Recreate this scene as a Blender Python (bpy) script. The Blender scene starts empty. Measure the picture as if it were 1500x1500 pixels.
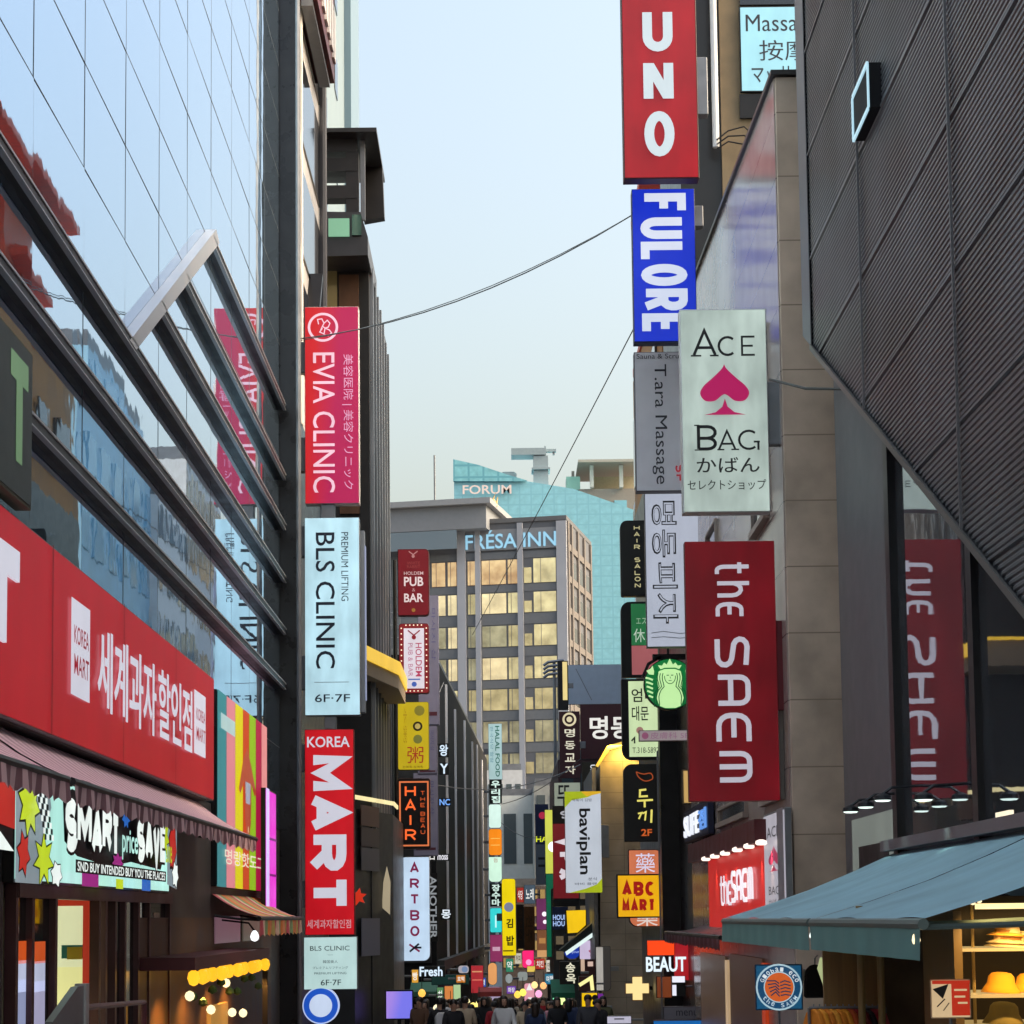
import bpy, bmesh, math, random
from mathutils import Vector, Matrix
random.seed(7)
C = bpy.context.scene.collection
SC = bpy.context.scene
PI = math.pi
# ------------------------------------------------------------------ camera, sky, sun, exposure
ZC = 1.7                       # eye height above the paving at the camera
F = 3000.0                     # focal length in photo pixels (photo 1500 wide)
PITCH, ROLL = math.atan(0.091), 0.0113
CAMROT = Matrix.Rotation(PI/2+PITCH, 3, 'X') @ Matrix.Rotation(-ROLL, 3, 'Z')
_d = CAMROT.transposed() @ Vector((0, 1, 0))
CX = 740 - F*_d.x/(-_d.z); CY = 1345 + F*_d.y/(-_d.z)
cd = bpy.data.cameras.new('camera'); cam = bpy.data.objects.new('camera', cd); C.objects.link(cam)
cd.sensor_width = 36; cd.lens = 72; cd.clip_end = 3000
cd.shift_x = (750-CX)/1500; cd.shift_y = (CY-750)/1500
cam.matrix_world = Matrix.Translation((0, 0, ZC)) @ CAMROT.to_4x4()
SC.camera = cam
SUN_EL, SUN_AZ, BG = math.radians(40), math.radians(95), 0.104
EXP = 1.9
w = bpy.data.worlds.new("World"); SC.world = w; w.use_nodes = True
nt = w.node_tree; bg = nt.nodes['Background']; sky = nt.nodes.new('ShaderNodeTexSky'); sky.sky_type = 'NISHITA'
sky.sun_disc = False; sky.sun_elevation = SUN_EL; sky.sun_rotation = SUN_AZ; sky.dust_density = 10; sky.air_density = 1.65; sky.ozone_density = .15
nt.links.new(sky.outputs[0], bg.inputs[0]); bg.inputs[1].default_value = BG
sl = bpy.data.lights.new('sun', 'SUN'); sl.energy = 0.5; sl.angle = math.radians(40); sl.color = (1, .93, .84)
so = bpy.data.objects.new('sun', sl); C.objects.link(so)
sdir = Vector((math.sin(SUN_AZ)*math.cos(SUN_EL), math.cos(SUN_AZ)*math.cos(SUN_EL), math.sin(SUN_EL)))
so.rotation_euler = (-sdir).to_track_quat('-Z', 'Y').to_euler(); so.location = (30, 20, 60)
SC.view_settings.view_transform = 'Standard'; SC.view_settings.look = 'None'
SC.view_settings.exposure = EXP; SC.view_settings.gamma = 1
SC.render.engine = 'CYCLES'
SC.cycles.max_bounces = 6; SC.cycles.glossy_bounces = 4; SC.cycles.diffuse_bounces = 4
SC.cycles.sample_clamp_indirect = 4

# ------------------------------------------------------------------ pixel -> world helpers (real depth or real wall plane given)
def ray(px, py):
    return CAMROT @ Vector(((px-CX)/F, -(py-CY)/F, -1))
def P(px, py, Y):
    d = ray(px, py); t = Y/d.y
    return Vector((d.x*t, Y, ZC+d.z*t))
def W(px, py, X):
    d = ray(px, py); t = X/d.x
    return Vector((X, d.y*t, ZC+d.z*t))
def gz(y): return -0.04*min(max(y, 0), 175)

# ------------------------------------------------------------------ materials
def lin(h):
    h = h.lstrip('#'); v = [int(h[i:i+2], 16)/255 for i in (0, 2, 4)]
    return [c/12.92 if c <= .04045 else ((c+.055)/1.055)**2.4 for c in v]
_m = {}
def mat(name, col, rough=.6, metal=0., var=0., scale=3., bump=0., bscale=20., spec=.5, stretch=None):
    if name in _m: return _m[name]
    m = bpy.data.materials.new(name); m.use_nodes = True; n = m.node_tree; b = n.nodes['Principled BSDF']
    c = lin(col) if isinstance(col, str) else list(col)
    b.inputs['Base Color'].default_value = (*c, 1); b.inputs['Roughness'].default_value = rough
    b.inputs['Metallic'].default_value = metal; b.inputs['Specular IOR Level'].default_value = spec
    tc = n.nodes.new('ShaderNodeTexCoord'); src = tc.outputs['Object']
    if stretch:
        mp = n.nodes.new('ShaderNodeMapping'); mp.inputs['Scale'].default_value = stretch
        n.links.new(src, mp.inputs[0]); src = mp.outputs[0]
    if var:
        no = n.nodes.new('ShaderNodeTexNoise'); no.inputs['Scale'].default_value = scale; no.inputs['Detail'].default_value = 6
        n.links.new(src, no.inputs['Vector'])
        mr = n.nodes.new('ShaderNodeMapRange'); mr.inputs[1].default_value = .3; mr.inputs[2].default_value = .7
        mr.inputs[3].default_value = 1-var; mr.inputs[4].default_value = 1+var*.6
        n.links.new(no.outputs[0], mr.inputs[0])
        mx = n.nodes.new('ShaderNodeVectorMath'); mx.operation = 'SCALE'; mx.inputs[0].default_value = c
        n.links.new(mr.outputs[0], mx.inputs['Scale']); n.links.new(mx.outputs[0], b.inputs['Base Color'])
        rr = n.nodes.new('ShaderNodeMapRange'); rr.inputs[3].default_value = max(rough-.12, 0); rr.inputs[4].default_value = min(rough+.15, 1)
        n.links.new(no.outputs[0], rr.inputs[0]); n.links.new(rr.outputs[0], b.inputs['Roughness'])
    if bump:
        nb = n.nodes.new('ShaderNodeTexNoise'); nb.inputs['Scale'].default_value = bscale; nb.inputs['Detail'].default_value = 3
        n.links.new(src, nb.inputs['Vector'])
        bp = n.nodes.new('ShaderNodeBump'); bp.inputs['Strength'].default_value = 1; bp.inputs['Distance'].default_value = bump
        n.links.new(nb.outputs[0], bp.inputs['Height']); n.links.new(bp.outputs[0], b.inputs['Normal'])
    _m[name] = m; return m
def lit(col, k=1., rough=.35, uneven=.10):
    """backlit acrylic, lamp or unlit surface given a glow: shows about this screen colour at the scene's exposure"""
    name = 'lit_%s_%.2f_%.2f' % (col, k, uneven)
    if name in _m: return _m[name]
    m = bpy.data.materials.new(name); m.use_nodes = True; n = m.node_tree; b = n.nodes['Principled BSDF']
    c = lin(col)
    b.inputs['Base Color'].default_value = (*[x*.35 for x in c], 1); b.inputs['Roughness'].default_value = rough
    b.inputs['Emission Color'].default_value = (*c, 1)
    s = k*.92/2**EXP
    b.inputs['Emission Strength'].default_value = s
    if uneven:
        tc = n.nodes.new('ShaderNodeTexCoord'); no = n.nodes.new('ShaderNodeTexNoise')
        no.inputs['Scale'].default_value = 1.5; no.inputs['Detail'].default_value = 4; no.inputs['Roughness'].default_value = .55
        mp = n.nodes.new('ShaderNodeMapping'); mp.inputs['Scale'].default_value = (1.6, 1, .6); n.links.new(tc.outputs['Object'], mp.inputs[0]); n.links.new(mp.outputs[0], no.inputs['Vector'])
        mr = n.nodes.new('ShaderNodeMapRange'); mr.inputs[1].default_value = .3; mr.inputs[2].default_value = .7
        mr.inputs[3].default_value = s*(1-uneven*1.6); mr.inputs[4].default_value = s*(1+uneven)
        n.links.new(no.outputs[0], mr.inputs[0]); n.links.new(mr.outputs[0], b.inputs['Emission Strength'])
    _m[name] = m; return m
def paint(col, rough=.45): return mat('paint_'+col+str(rough), col, rough)
def striped(name, cols, pitch, axis=0, rough=.8):
    """woven or printed stripes along one object axis"""
    if name in _m: return _m[name]
    m = bpy.data.materials.new(name); m.use_nodes = True; n = m.node_tree; b = n.nodes['Principled BSDF']; b.inputs['Roughness'].default_value = rough
    tc = n.nodes.new('ShaderNodeTexCoord'); sp = n.nodes.new('ShaderNodeSeparateXYZ'); n.links.new(tc.outputs['Object'], sp.inputs[0])
    d = n.nodes.new('ShaderNodeMath'); d.operation = 'DIVIDE'; d.inputs[1].default_value = pitch*len(cols); n.links.new(sp.outputs[axis], d.inputs[0])
    fr = n.nodes.new('ShaderNodeMath'); fr.operation = 'FRACT'; n.links.new(d.outputs[0], fr.inputs[0])
    cr = n.nodes.new('ShaderNodeValToRGB'); cr.color_ramp.interpolation = 'CONSTANT'
    for i, c in enumerate(cols):
        e = cr.color_ramp.elements[i] if i < 2 else cr.color_ramp.elements.new(i/len(cols))
        e.position = i/len(cols); e.color = (*lin(c), 1)
    n.links.new(fr.outputs[0], cr.inputs[0]); n.links.new(cr.outputs[0], b.inputs['Base Color'])
    _m[name] = m; return m
def gridded(name, base, line, sx, sz, t=.04, rough=.3, metal=0., var=.12, ax=(0, 2), bumpd=.0):
    """cladding joints: base colour with thin joint lines on a regular grid in object space"""
    if name in _m: return _m[name]
    m = bpy.data.materials.new(name); m.use_nodes = True; n = m.node_tree; b = n.nodes['Principled BSDF']
    b.inputs['Roughness'].default_value = rough; b.inputs['Metallic'].default_value = metal
    tc = n.nodes.new('ShaderNodeTexCoord'); sp = n.nodes.new('ShaderNodeSeparateXYZ'); n.links.new(tc.outputs['Object'], sp.inputs[0])
    ls = []
    for a, s in zip(ax, (sx, sz)):
        d = n.nodes.new('ShaderNodeMath'); d.operation = 'DIVIDE'; d.inputs[1].default_value = s; n.links.new(sp.outputs[a], d.inputs[0])
        fr = n.nodes.new('ShaderNodeMath'); fr.operation = 'FRACT'; n.links.new(d.outputs[0], fr.inputs[0])
        l = n.nodes.new('ShaderNodeMath'); l.operation = 'LESS_THAN'; l.inputs[1].default_value = t/s; n.links.new(fr.outputs[0], l.inputs[0]); ls.append(l)
    mx = n.nodes.new('ShaderNodeMath'); mx.operation = 'MAXIMUM'; n.links.new(ls[0].outputs[0], mx.inputs[0]); n.links.new(ls[1].outputs[0], mx.inputs[1])
    no = n.nodes.new('ShaderNodeTexNoise'); no.inputs['Scale'].default_value = 1.3; no.inputs['Detail'].default_value = 7; n.links.new(tc.outputs['Object'], no.inputs['Vector'])
    mr = n.nodes.new('ShaderNodeMapRange'); mr.inputs[1].default_value = .3; mr.inputs[2].default_value = .7; mr.inputs[3].default_value = 1-var; mr.inputs[4].default_value = 1+var
    n.links.new(no.outputs[0], mr.inputs[0])
    sc = n.nodes.new('ShaderNodeVectorMath'); sc.operation = 'SCALE'; sc.inputs[0].default_value = lin(base); n.links.new(mr.outputs[0], sc.inputs['Scale'])
    mi = n.nodes.new('ShaderNodeMix'); mi.data_type = 'RGBA'; n.links.new(mx.outputs[0], mi.inputs['Factor']); n.links.new(sc.outputs[0], mi.inputs[6]); mi.inputs[7].default_value = (*lin(line), 1)
    n.links.new(mi.outputs[2], b.inputs['Base Color'])
    if bumpd:
        bp = n.nodes.new('ShaderNodeBump'); bp.inputs['Distance'].default_value = bumpd; n.links.new(no.outputs[0], bp.inputs['Height']); n.links.new(bp.outputs[0], b.inputs['Normal'])
    _m[name] = m; return m
MIRROR = mat('street_glass', (.37, .55, .76), .015, .93, bump=.0022, bscale=.8)
DGLASS = mat('dark_shop_glass', (.012, .014, .018), .03, 0, spec=1.0, bump=.001, bscale=1.1)
BLACK = mat('black_metal', (.012, .012, .014), .38, .3, var=.2)
CHAR = mat('charcoal_panel', (.05, .05, .056), .45, .2, var=.15)
STEEL = mat('grey_steel', (.22, .23, .25), .4, .6, var=.15)
LEDGE = mat('aluminium_edge', (.5, .51, .53), .35, .7, var=.1)
WHITE = mat('white_enamel', (.75, .75, .76), .4, var=.06)

# ------------------------------------------------------------------ mesh helpers
class MB:
    def __init__(s): s.v = []; s.f = []; s.mi = []; s.i = 0
    def face(s, pts):
        k = len(s.v); s.v += [tuple(p) for p in pts]; s.f.append(tuple(range(k, k+len(pts)))); s.mi.append(s.i)
    def box(s, x0, x1, y0, y1, z0, z1):
        if x0 > x1: x0, x1 = x1, x0
        if y0 > y1: y0, y1 = y1, y0
        if z0 > z1: z0, z1 = z1, z0
        k = len(s.v); s.v += [(x, y, z) for z in (z0, z1) for y in (y0, y1) for x in (x0, x1)]
        for q in ((0, 2, 3, 1), (4, 5, 7, 6), (0, 1, 5, 4), (1, 3, 7, 5), (3, 2, 6, 7), (2, 0, 4, 6)):
            s.f.append(tuple(k+a for a in q)); s.mi.append(s.i)
        return s
    def prism(s, poly, y0, y1):                 # polygon in (x,z), extruded along y
        k = len(s.v); n = len(poly)
        a = sum(poly[i][0]*poly[(i+1) % n][1]-poly[(i+1) % n][0]*poly[i][1] for i in range(n))
        if a < 0: poly = poly[::-1]
        s.v += [(x, y0, z) for x, z in poly]+[(x, y1, z) for x, z in poly]
        s.f.append(tuple(range(k, k+n))); s.f.append(tuple(range(k+2*n-1, k+n-1, -1)))
        for i in range(n):
            j = (i+1) % n; s.f.append((k+j, k+i, k+n+i, k+n+j))
        s.mi += [s.i]*(n+2); return s
    def prism_x(s, poly, x0, x1):               # polygon in (y,z), extruded along x
        k = len(s.v); n = len(poly)
        s.v += [(x0, y, z) for y, z in poly]+[(x1, y, z) for y, z in poly]
        s.f.append(tuple(range(k, k+n))); s.f.append(tuple(range(k+2*n-1, k+n-1, -1)))
        for i in range(n):
            j = (i+1) % n; s.f.append((k+j, k+i, k+n+i, k+n+j))
        s.mi += [s.i]*(n+2); return s
    def prism_z(s, poly, z0, z1):               # polygon in (x,y), extruded along z
        k = len(s.v); n = len(poly)
        s.v += [(x, y, z0) for x, y in poly]+[(x, y, z1) for x, y in poly]
        s.f.append(tuple(range(k+n-1, k-1, -1))); s.f.append(tuple(range(k+n, k+2*n)))
        for i in range(n):
            j = (i+1) % n; s.f.append((k+i, k+j, k+n+j, k+n+i))
        s.mi += [s.i]*(n+2); return s
    def tube(s, pts, r, n=6):
        pts = [Vector(p) for p in pts]; k = len(s.v)
        for i, p in enumerate(pts):
            t = (pts[min(i+1, len(pts)-1)]-pts[max(i-1, 0)]).normalized()
            a = t.cross(Vector((0, 0, 1)) if abs(t.z) < .9 else Vector((1, 0, 0))).normalized(); b = t.cross(a)
            rr = r[i] if isinstance(r, (list, tuple)) else r
            for j in range(n):
                q = p+a*rr*math.cos(2*PI*j/n)+b*rr*math.sin(2*PI*j/n); s.v.append(tuple(q))
        for i in range(len(pts)-1):
            for j in range(n):
                s.f.append((k+i*n+j, k+i*n+(j+1) % n, k+(i+1)*n+(j+1) % n, k+(i+1)*n+j)); s.mi.append(s.i)
        s.f.append(tuple(range(k+n-1, k-1, -1))); e = k+(len(pts)-1)*n; s.f.append(tuple(range(e, e+n))); s.mi += [s.i]*2
        return s
    def lathe(s, prof, c=(0, 0, 0), n=20):      # profile (r,z) round the z axis
        k = len(s.v); m = len(prof)
        for r, z in prof:
            for j in range(n): s.v.append((c[0]+r*math.cos(2*PI*j/n), c[1]+r*math.sin(2*PI*j/n), c[2]+z))
        for i in range(m-1):
            for j in range(n):
                s.f.append((k+i*n+j, k+i*n+(j+1) % n, k+(i+1)*n+(j+1) % n, k+(i+1)*n+j)); s.mi.append(s.i)
        s.f.append(tuple(range(k+n-1, k-1, -1))); s.f.append(tuple(range(k+(m-1)*n, k+m*n))); s.mi += [s.i]*2
        return s
    def build(s, name, m, parent=None, smooth=False, bevel=0):
        me = bpy.data.meshes.new(name); me.from_pydata(s.v, [], s.f)
        ms = m if isinstance(m, (list, tuple)) else [m]
        for q in ms: me.materials.append(q)
        if len(ms) > 1: me.polygons.foreach_set('material_index', s.mi)
        if smooth: me.polygons.foreach_set('use_smooth', [True]*len(me.polygons))
        me.update()
        if bevel:
            bm = bmesh.new(); bm.from_mesh(me)
            bmesh.ops.bevel(bm, geom=bm.edges[:], offset=bevel, segments=1, affect='EDGES', clamp_overlap=True); bm.to_mesh(me); bm.free()
        o = bpy.data.objects.new(name, me); C.objects.link(o)
        if parent: o.parent = parent
        return o
def thing(name, label, cat, loc=(0, 0, 0), rz=0., group=None):
    o = bpy.data.objects.new(name, None); C.objects.link(o); o.empty_display_size = .2
    o.location = loc; o.rotation_euler = (0, 0, rz); o['label'] = label; o['category'] = cat
    if group: o['group'] = group
    return o
def tag(o, label, cat, group=None):
    o['label'] = label; o['category'] = cat
    if group: o['group'] = group
    return o
def struct(o, kind='structure'): o['kind'] = kind; return o
def clone(o, parent=None):
    c = o.copy(); C.objects.link(c)
    if parent: c.parent = parent
    for ch in list(o.children): clone(ch, c)
    return c
def repeat(name, mb, m, parent, locs, smooth=False):
    """one mesh, one child object per place"""
    first = mb.build(name, m, parent, smooth); first.location = locs[0]
    out = [first]
    for l in locs[1:]:
        c = first.copy(); C.objects.link(c); c.parent = parent; c.location = l; out.append(c)
    return out

# ------------------------------------------------------------------ lettering
_t = {}
def text2d(s, off=0.):
    key = (s, off)
    if key in _t: return _t[key]
    cu = bpy.data.curves.new('lettering', 'FONT'); cu.body = s; cu.size = 1; cu.offset = off; cu.resolution_u = 3
    o = bpy.data.objects.new('lettering', cu); C.objects.link(o)
    dg = bpy.context.evaluated_depsgraph_get(); me = bpy.data.meshes.new_from_object(o.evaluated_get(dg))
    v = [(p.co.x, p.co.y) for p in me.vertices]; f = [tuple(p.vertices) for p in me.polygons]
    bpy.data.objects.remove(o); bpy.data.curves.remove(cu); bpy.data.meshes.remove(me)
    xs = [p[0] for p in v]; ys = [p[1] for p in v]; x0, x1, y0, y1 = min(xs), max(xs), min(ys), max(ys)
    r = ([((x-x0)/(x1-x0), (y-y0)/max(y1-y0, 1e-6)) for x, y in v], f); _t[key] = r
    return r
def arc(cx, cy, rx, ry, a0, a1, n=7):
    return [(cx+rx*math.cos(math.radians(a0+(a1-a0)*i/n)), cy+ry*math.sin(math.radians(a0+(a1-a0)*i/n))) for i in range(n+1)]
RR = [(0, 0), (0, 1), (.55, 1)]+arc(.55, .74, .45, .26, 90, -90)[1:]+[(0, .48)]
G = {'A': [[(0, 0), (.5, 1), (1, 0)], [(.2, .3), (.8, .3)]], 'B': [RR+[], [(.55, .48)]+arc(.55, .24, .45, .24, 90, -90)+[(0, 0)]],
     'C': [arc(.5, .5, .5, .5, 50, 310, 14)], 'E': [[(1, 1), (0, 1), (0, 0), (1, 0)], [(0, .5), (.85, .5)]], 'F': [[(1, 1), (0, 1), (0, 0)], [(0, .52), (.85, .52)]],
     'H': [[(0, 0), (0, 1)], [(1, 0), (1, 1)], [(0, .5), (1, .5)]], 'I': [[(.5, 0), (.5, 1)]], 'J': [[(1, 1), (1, .3)]+arc(.5, .3, .5, .3, 0, -180, 8)],
     'K': [[(0, 0), (0, 1)], [(1, 1), (.05, .45), (1, 0)]], 'L': [[(0, 1), (0, 0), (1, 0)]], 'M': [[(0, 0), (0, 1), (.5, .25), (1, 1), (1, 0)]],
     'N': [[(0, -.0), (0, 1)], [(.07, .94), (.93, .06)], [(1, 0), (1, 1)]], 'O': ['c', arc(.5, .5, .5, .5, 0, 345, 23)], 'P': [RR], 'R': [RR, [(.5, .48), (1, 0)]],
     'S': [arc(.5, .74, .48, .26, 35, 270, 9)+arc(.5, .26, .5, .26, 90, -145, 9)[1:]], 'T': [[(0, 1), (1, 1)], [(.5, 1), (.5, 0)]],
     'U': [[(0, 1), (0, .3)]+arc(.5, .3, .5, .3, 180, 360, 10)+[(1, 1)]], 'V': [[(0, 1), (.5, 0), (1, 1)]], 'X': [[(0, 0), (1, 1)], [(0, 1), (1, 0)]],
     'a': [[(0, 0), (0, .72)]+arc(.28, .72, .28, .28, 180, 90, 4)[1:]+arc(.72, .72, .28, .28, 90, 0, 4)+[(1, 0)], [(0, .42), (1, .42)]],
     'e': [[(1, 1), (.4, 1)]+arc(.4, .6, .4, .4, 90, 180, 4)+arc(.4, .4, .4, .4, 180, 270, 4)+[(1, 0)], [(0, .5), (.85, .5)]],
     'm': [[(0, 0), (0, .7)]+arc(.28, .7, .28, .3, 180, 90, 4)[1:]+arc(.72, .7, .28, .3, 90, 0, 4)+[(1, 0)], [(.5, 1), (.5, 0)]],
     's': [[(1, .95), (.3, 1)]+arc(.3, .77, .3, .23, 90, 250, 5)[1:]+arc(.7, .24, .3, .24, 80, -90, 5)+[(0, .0)]],
     't': [[(.35, 1.35), (.35, .3)]+arc(.65, .3, .3, .3, 180, 270, 4)+[(.95, 0)], [(0, .95), (.9, .95)]],
     'h': [[(0, 1.35), (0, 0)], [(0, .7)]+arc(.5, .62, .5, .38, 165, 0, 6)+[(1, 0)]],
     'd': [[(.95, .2)]+arc(.5, .45, .5, .45, -50, -360, 12)[1:]+[(0.02, .5)]]}
def ribbon(pts, wd, closed=False):
    pts = [Vector(p) for p in pts]
    pts = [p for i, p in enumerate(pts) if i == 0 or (p-pts[i-1]).length > 1e-6]; n = len(pts); L = []; R = []
    for i, p in enumerate(pts):
        if closed: a, b = pts[i-1], pts[(i+1) % n]
        else: a, b = pts[max(i-1, 0)], pts[min(i+1, n-1)]
        d1 = (p-a).normalized() if (p-a).length > 1e-9 else None; d2 = (b-p).normalized() if (b-p).length > 1e-9 else None
        d1 = d1 or d2; d2 = d2 or d1
        n1 = Vector((-d1.y, d1.x)); n2 = Vector((-d2.y, d2.x)); m = n1+n2
        if m.length < 1e-4: m = n1
        m.normalize(); s = wd/2/max(m.dot(n1), .42)
        L.append(p+m*s); R.append(p-m*s)
    q = [(L[i], R[i], R[(i+1) % n], L[(i+1) % n]) for i in range(n if closed else n-1)]
    return q
def stroke_polys(s, Lx, Hy, wt, gap=.25):
    """block letters: list of quads in metres, x along the text from 0 to Lx, y 0..Hy"""
    wd = wt*Hy; rel = [.35 if c == 'I' else (.5 if c == ' ' else 1) for c in s]
    cell = Lx/(sum(rel)+gap*(len(s)-1)); x = 0; out = []; k = 0
    for c, r in zip(s, rel):
        cw = cell*r
        for st in (G.get(c) or []):
            if st == 'c': k = 1; continue
            pts = [(x+wd/2+px*(cw-wd), wd/2+py*(Hy-wd)) for px, py in st]
            for j, q in enumerate(ribbon(pts, wd, k == 1)): out.append((q, len(out)))
            k = 0
        x += cw+cell*gap
    return out

def rrect(w_, h_, r, n=5):
    """rounded rectangle from z=0; r = radius or 4 radii (bl, br, tr, tl)"""
    if not isinstance(r, (list, tuple)): r = (r,)*4
    if max(r) < 1e-4: return [(-w_/2, 0), (w_/2, 0), (w_/2, h_), (-w_/2, h_)]
    pts = []
    for (cx, cz, a, q) in ((-w_/2, 0, 180, r[0]), (w_/2, 0, 270, r[1]), (w_/2, h_, 0, r[2]), (-w_/2, h_, 90, r[3])):
        sx = 1 if cx < 0 else -1; sz = 1 if cz == 0 else -1
        if q < 1e-4: pts.append((cx, cz))
        else: pts += arc(cx+sx*q, cz+sz*q, q, q, a, a+90, n)
    return pts
def fill_sign(t, w_, h_, items, y0=-.012, ox=0., oz=0.):
    """lettering and emblems on a face: u from the left, v from the top, grouped into one part per kind and colour"""
    acc = {}
    for i, it in enumerate(items):
        kind = it[0]; y = y0-.0025*i
        def U(u, v): return (ox-w_/2+u*w_, y, oz+h_*(1-v))
        if kind in 'ts':
            s, u0, v0, u1, v1, m = it[1:7]; o = it[7] if len(it) > 7 else {}
            rot = o.get('rot', 0); nm = o.get('name', 'lettering')
            a = acc.setdefault((nm, m.name, i if len(s) > 1 else -1), (MB(), m))[0]
            ext = o.get('ext', 0)
            if kind == 't':
                v, f = text2d(s, o.get('off', 0.)); polys = [([v[k] for k in q], 0) for q in f]; A = B = 1
            else:
                A = (v1-v0)*h_ if rot else (u1-u0)*w_; B = (u1-u0)*w_ if rot else (v1-v0)*h_
                polys = stroke_polys(s, A, B, o.get('wt', .2), o.get('gap', .25))
            for pl, k in polys:
                pts = []
                for p in pl:
                    x, z = p[0]/A, p[1]/B
                    u, vv = (u0+z*(u1-u0), v0+x*(v1-v0)) if rot else (u0+x*(u1-u0), v1-z*(v1-v0))
                    q = U(u, vv)
                    if o.get('ang'):
                        c_ = U((u0+u1)/2, (v0+v1)/2); ca, sa = math.cos(o['ang']), math.sin(o['ang']); dx_, dz_ = q[0]-c_[0], q[2]-c_[2]; q = (c_[0]+dx_*ca-dz_*sa, q[1], c_[2]+dx_*sa+dz_*ca)
                    pts.append((q[0], q[1]-.00004*k-ext, q[2]))
                if rot == 0 and kind == 's': pts = pts[::-1]
                a.face(pts)
                if ext:
                    for q in range(len(pts)):
                        p, p2 = pts[q], pts[(q+1) % len(pts)]; a.face([p, p2, (p2[0], y, p2[2]), (p[0], y, p[2])])
        elif kind == 'r':
            u0, v0, u1, v1, m = it[1:6]; nm = it[6] if len(it) > 6 else 'stripe'
            a = acc.setdefault((nm, m.name, i), (MB(), m))[0]; a.face([U(u0, v1), U(u1, v1), U(u1, v0), U(u0, v0)])
        elif kind == 'p':
            m = it[2]; a = acc.setdefault((it[3] if len(it) > 3 else 'emblem', m.name, i), (MB(), m))[0]; a.face([U(u, v) for u, v in it[1]])
        elif kind == 'o':
            cu, cv, r, m = it[1:5]; nm = it[5] if len(it) > 5 else 'emblem'; n = 28; sq = it[6] if len(it) > 6 else 1.
            a = acc.setdefault((nm, m.name, i), (MB(), m))[0]; c = U(cu, cv)
            a.face([(c[0]+r*math.cos(2*PI*k/n), y, c[2]+r*sq*math.sin(2*PI*k/n)) for k in range(n)])
        elif kind == 'l':
            pts, wd, m = it[1:4]; cl = len(it) > 4 and it[4]; nm = it[5] if len(it) > 5 else 'emblem'
            a = acc.setdefault((nm, m.name, i), (MB(), m))[0]
            pp = [U(u, v) for u, v in pts]
            for k, q in enumerate(ribbon([(p[0], p[2]) for p in pp], wd, cl)): a.face([(p.x, y-.00004*k, p.y) for p in q])
    for (nm, *_), (a, m) in acc.items(): a.build(nm, m, t)
def sign(name, label, w_, h_, d, loc, rz, cab, face, items, rad=0., rim=.03, group=None, cat='sign', brackets=(), bm=None, facerad=None, t=None):
    t = t or thing(name, label, cat, loc, rz, group)
    MB().prism(rrect(w_, h_, rad), 0, d).build('cabinet', cab, t, bevel=.006)
    if face:
        fr = facerad if facerad is not None else rad
        sc = [(x*(1-2*rim/w_), rim+z*(1-2*rim/h_)) for x, z in rrect(w_, h_, fr)]
        MB().prism(sc, -.008, .002).build('face', face, t)
    fill_sign(t, w_, h_, items)
    for b in brackets: MB().box(*b).build('bracket', bm or STEEL, t, bevel=.008)
    return t
def fsign(name, label, r, D, d, cab, face, items, br=(), **k):
    """blade sign facing the camera end of the street: photo rectangle r at distance D; br = bracket rectangles in photo pixels"""
    a = P(r[0], r[3], D); b = P(r[2], r[1], D); w_ = b.x-a.x; h_ = b.z-a.z; cx = (a.x+b.x)/2
    bl = []
    for q in br:
        e = P(q[0], q[3], D); f = P(q[2], q[1], D); bl.append((e.x-cx, f.x-cx, .04, max(d-.04, .1), e.z-a.z, f.z-a.z))
    return sign(name, label, w_, h_, d, (cx, D, a.z), 0, cab, face, items, brackets=bl, **k)
def wsign(name, label, px0, px1, ref, X, d, cab, face, items, **k):
    """sign board on a wall that runs along the street: its two ends in photo pixels; ref = (px, y top, y bottom)"""
    za, zb = W(ref[0], ref[1], X).z, W(ref[0], ref[2], X).z
    y0, y1 = W(px0, 1300, X).y, W(px1, 1300, X).y
    rz = PI/2 if X < 0 else -PI/2
    return sign(name, label, abs(y1-y0), za-zb, d, (X, (y0+y1)/2, zb), rz, cab, face, items, **k)
def spot(parent, loc, col, e, tgt, ang=70, r=.03):
    l = bpy.data.lights.new('lamp_light', 'SPOT'); l.energy = e; l.color = lin(col); l.spot_size = math.radians(ang); l.spot_blend = .6; l.shadow_soft_size = r
    o = bpy.data.objects.new('lamp_light', l); C.objects.link(o); o.parent = parent; o.location = loc
    o.rotation_euler = (Vector(tgt)-Vector(loc)).to_track_quat('-Z', 'Y').to_euler(); return o
# ================================================================== SETTING
def sheet(name, x0, x1, dz, m, ys=(-60, 0, 40, 80, 120, 175, 260, 900)):
    b = MB()
    for a, c in zip(ys, ys[1:]):
        b.face([(x0, a, gz(a)+dz), (x1, a, gz(a)+dz), (x1, c, gz(c)+dz), (x0, c, gz(c)+dz)])
    return struct(b.build(name, m))
sheet('ground', -700, 700, -.16, mat('ground_asphalt', '4a4a4c', .9, var=.2))
sheet('road', -3.1, 3.1, 0, gridded('granite_paving', '8a8886', '5a5856', .6, .3, .012, .7, ax=(0, 1)), (-60, 0, 40, 80, 120, 175))
for x0, x1 in ((-60, -3.1), (3.1, 60)):
    b = MB()
    for a, c in ((-60, 0), (0, 175)):
        b.face([(x0, a, gz(a)+.03), (x1, a, gz(a)+.03), (x1, c, gz(c)+.03), (x0, c, gz(c)+.03)])
    struct(b.build('pavement', gridded('pavement_slabs', '94908a', '605e5a', .4, .4, .012, .75, ax=(0, 1))))

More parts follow.
